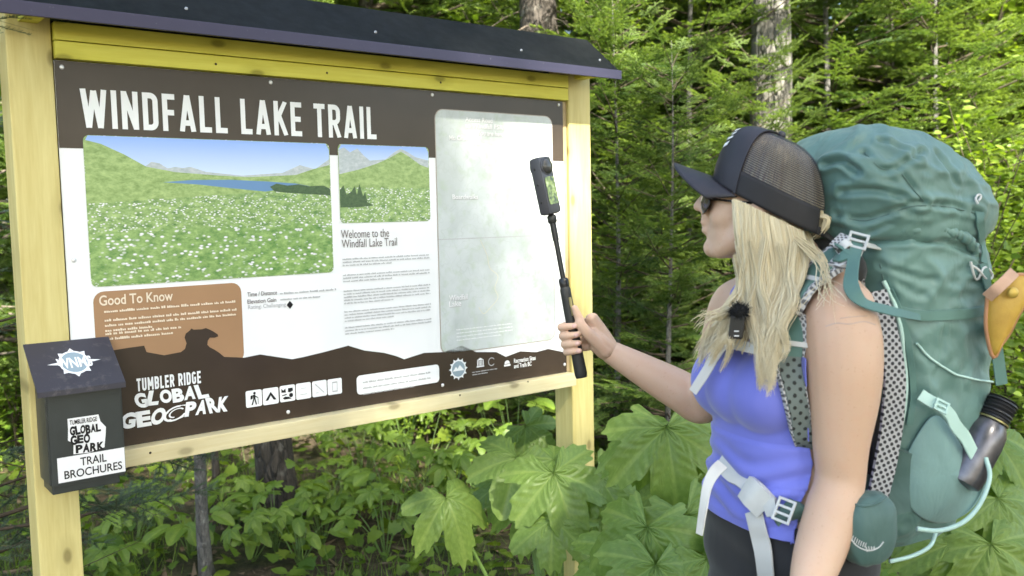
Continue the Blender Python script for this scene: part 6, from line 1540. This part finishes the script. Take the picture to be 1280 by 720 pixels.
spots = [(480, 600, 4.3, .45), (520, 560, 4.7, .5), (450, 560, 5.0, .5), (420, 620, 4.4, .4), (540, 620, 4.1, .42), (390, 650, 4.2, .35), (330, 680, 4.1, .3), (300, 700, 4.0, .28), (360, 700, 3.95, .3), (560, 560, 4.4, .5), (590, 540, 4.6, .5), (280, 650, 4.4, .3), (220, 700, 4.0, .28), (470, 650, 4.0, .35), (500, 540, 5.4, .5), (400, 560, 5.6, .5), (180, 660, 4.4, .3), (620, 560, 4.9, .5), (150, 700, 4.1, .3), (440, 590, 4.7, .45), (575, 600, 4.2, .45), (310, 640, 4.6, .3), (120, 690, 3.6, .3), (660, 520, 4.4, .6), (640, 500, 4.6, .7)]
ORD = ['leftmost', 'second', 'third', 'fourth', 'fifth', 'sixth', 'seventh', 'eighth', 'ninth', 'tenth']
def herb_label(px, Y):
    rows = (('nearest herb row under the board', lambda y: y <= 4.1), ('middle herb row under the board', lambda y: 4.1 < y <= 4.45), ('back herb row under the board', lambda y: y > 4.45))
    nm, f = next(r for r in rows if f_ok(r, Y)); xs = sorted(q[0] for q in spots if f(q[2])); return 'leafy herb %s from left in the %s' % (ORD[xs.index(px)] if xs.index(px) else 'first', nm)
def f_ok(r, Y): return r[1](Y)
for k, (px, py, Y, h) in enumerate(spots):
    herb((px - 640) / FPX * Y, Y, h, 9 + k % 4, .075 if k % 3 else .10, 300 + k, herb_label(px, Y), HERB if k % 4 else HOVAL)
# ------------------------------------------------------------------ uncountable ground cover
rs = np.random.RandomState(77); N, TN = [], []
for k in range(11000):
    Y = rs.uniform(3.0, 10.5); X = rs.uniform(-.75, .95) * Y; z = gz(X, Y) + abs(rs.normal(0, .16)) * (1.0 if Y > 3.8 else .5) + (.12 * rs.rand() if Y > 5.5 else 0); a = rs.uniform(0, 6.28); d_ = np.array([math.cos(a), math.sin(a), rs.normal(.1, .3)])
    tl = MAPLE if rs.rand() < .5 else OVAL; M_ = rot_to(d_, (0, 0, 1), rs.normal(0, .4)) * rs.uniform(.03, .075) * (1 + .05 * Y); N.append(tl @ M_.T + np.array([X, Y, z])); TN.append(np.full(len(tl), rs.uniform(.05, .9)))
tag(link('ground_cover', tri_mesh('ground_cover', np.concatenate(N), np.concatenate(TN), M_leaf)), 'low mixed green leaves covering the forest floor', 'ground cover', None, 'stuff')
m = 26000; Y = rs.uniform(2.6, 8.5, m); X = rs.uniform(-.8, .95, m) * Y; dens = np.array([mnoise.noise(Vector((x * 1.3, y * 1.3, 2))) for x, y in zip(X, Y)]) > -.05; X, Y = X[dens], Y[dens]; m = len(X)
Z = np.array([gz(x, y) for x, y in zip(X, Y)]); b = np.stack([X, Y, Z - .01], 1); hgt = rs.uniform(.06, .24, m); az = rs.uniform(0, 6.28, m); ln = rs.uniform(.2, 1.0, m) * hgt
tip = b + np.stack([np.cos(az) * ln, np.sin(az) * ln, hgt], 1); w = np.stack([-np.sin(az), np.cos(az), np.zeros(m)], 1) * rs.uniform(.0015, .004, m)[:, None]; mid = (b + tip) / 2 + np.array([0, 0, .03])
T_ = np.concatenate([np.stack([b - w, b + w, mid], 1), np.stack([mid - w * .6, mid + w * .6, tip], 1)]); tag(link('grass', tri_mesh('grass', T_, np.tile(rs.uniform(.1, .8, m), 2), M_herb)), 'thin green grass blades among the low plants', 'grass', None, 'stuff')
m = 9000; Y = rs.uniform(2.2, 9, m); X = rs.uniform(-.85, .95, m) * Y; a = rs.uniform(0, 6.28, m); L = rs.uniform(.02, .11, m); Z = np.array([gz(x, y) for x, y in zip(X, Y)]) + rs.uniform(.002, .03, m); p = np.stack([X, Y, Z], 1); d_ = np.stack([np.cos(a), np.sin(a), rs.normal(0, .15, m)], 1); w = np.stack([-np.sin(a), np.cos(a), rs.normal(0, .3, m)], 1) * np.where(rs.rand(m) < .5, .003, .012)[:, None]
tag(link('forest_litter', tri_mesh('forest_litter', np.stack([p - w, p + w, p + d_ * L[:, None]], 1), None, plain('litter', (.15, .105, .065), .95, 0, .5, 9))), 'brown needles, dead leaves and twigs on the ground', 'litter', None, 'stuff')
# the wood closing the view far behind
m = 80000; th = rs.uniform(-.95, .95, m); rad = rs.uniform(12.5, 20, m); X = np.sin(th) * rad; Y = np.cos(th) * rad; Z = rs.uniform(0, 1, m) ** .9 * 8.5 + .6; p = np.stack([X, Y, Z], 1); dn = np.array([mnoise.noise(Vector(q) * .55) for q in p]); d_ = rs.normal(0, 1, (m, 3)); d_ /= np.linalg.norm(d_, axis=1)[:, None]; e = np.cross(d_, rs.normal(0, 1, (m, 3))); e /= np.linalg.norm(e, axis=1)[:, None]; s_ = rs.uniform(.12, .34, m)[:, None]
tag(link('far_wood', tri_mesh('far_wood', np.stack([p, p + d_ * s_, p + e * s_ * .7], 1), np.clip(.45 + dn * .7 + rs.normal(0, .1, m), 0, 1), M_leaf)), 'far off wood reading as one mass of foliage', 'wood', None, 'stuff')
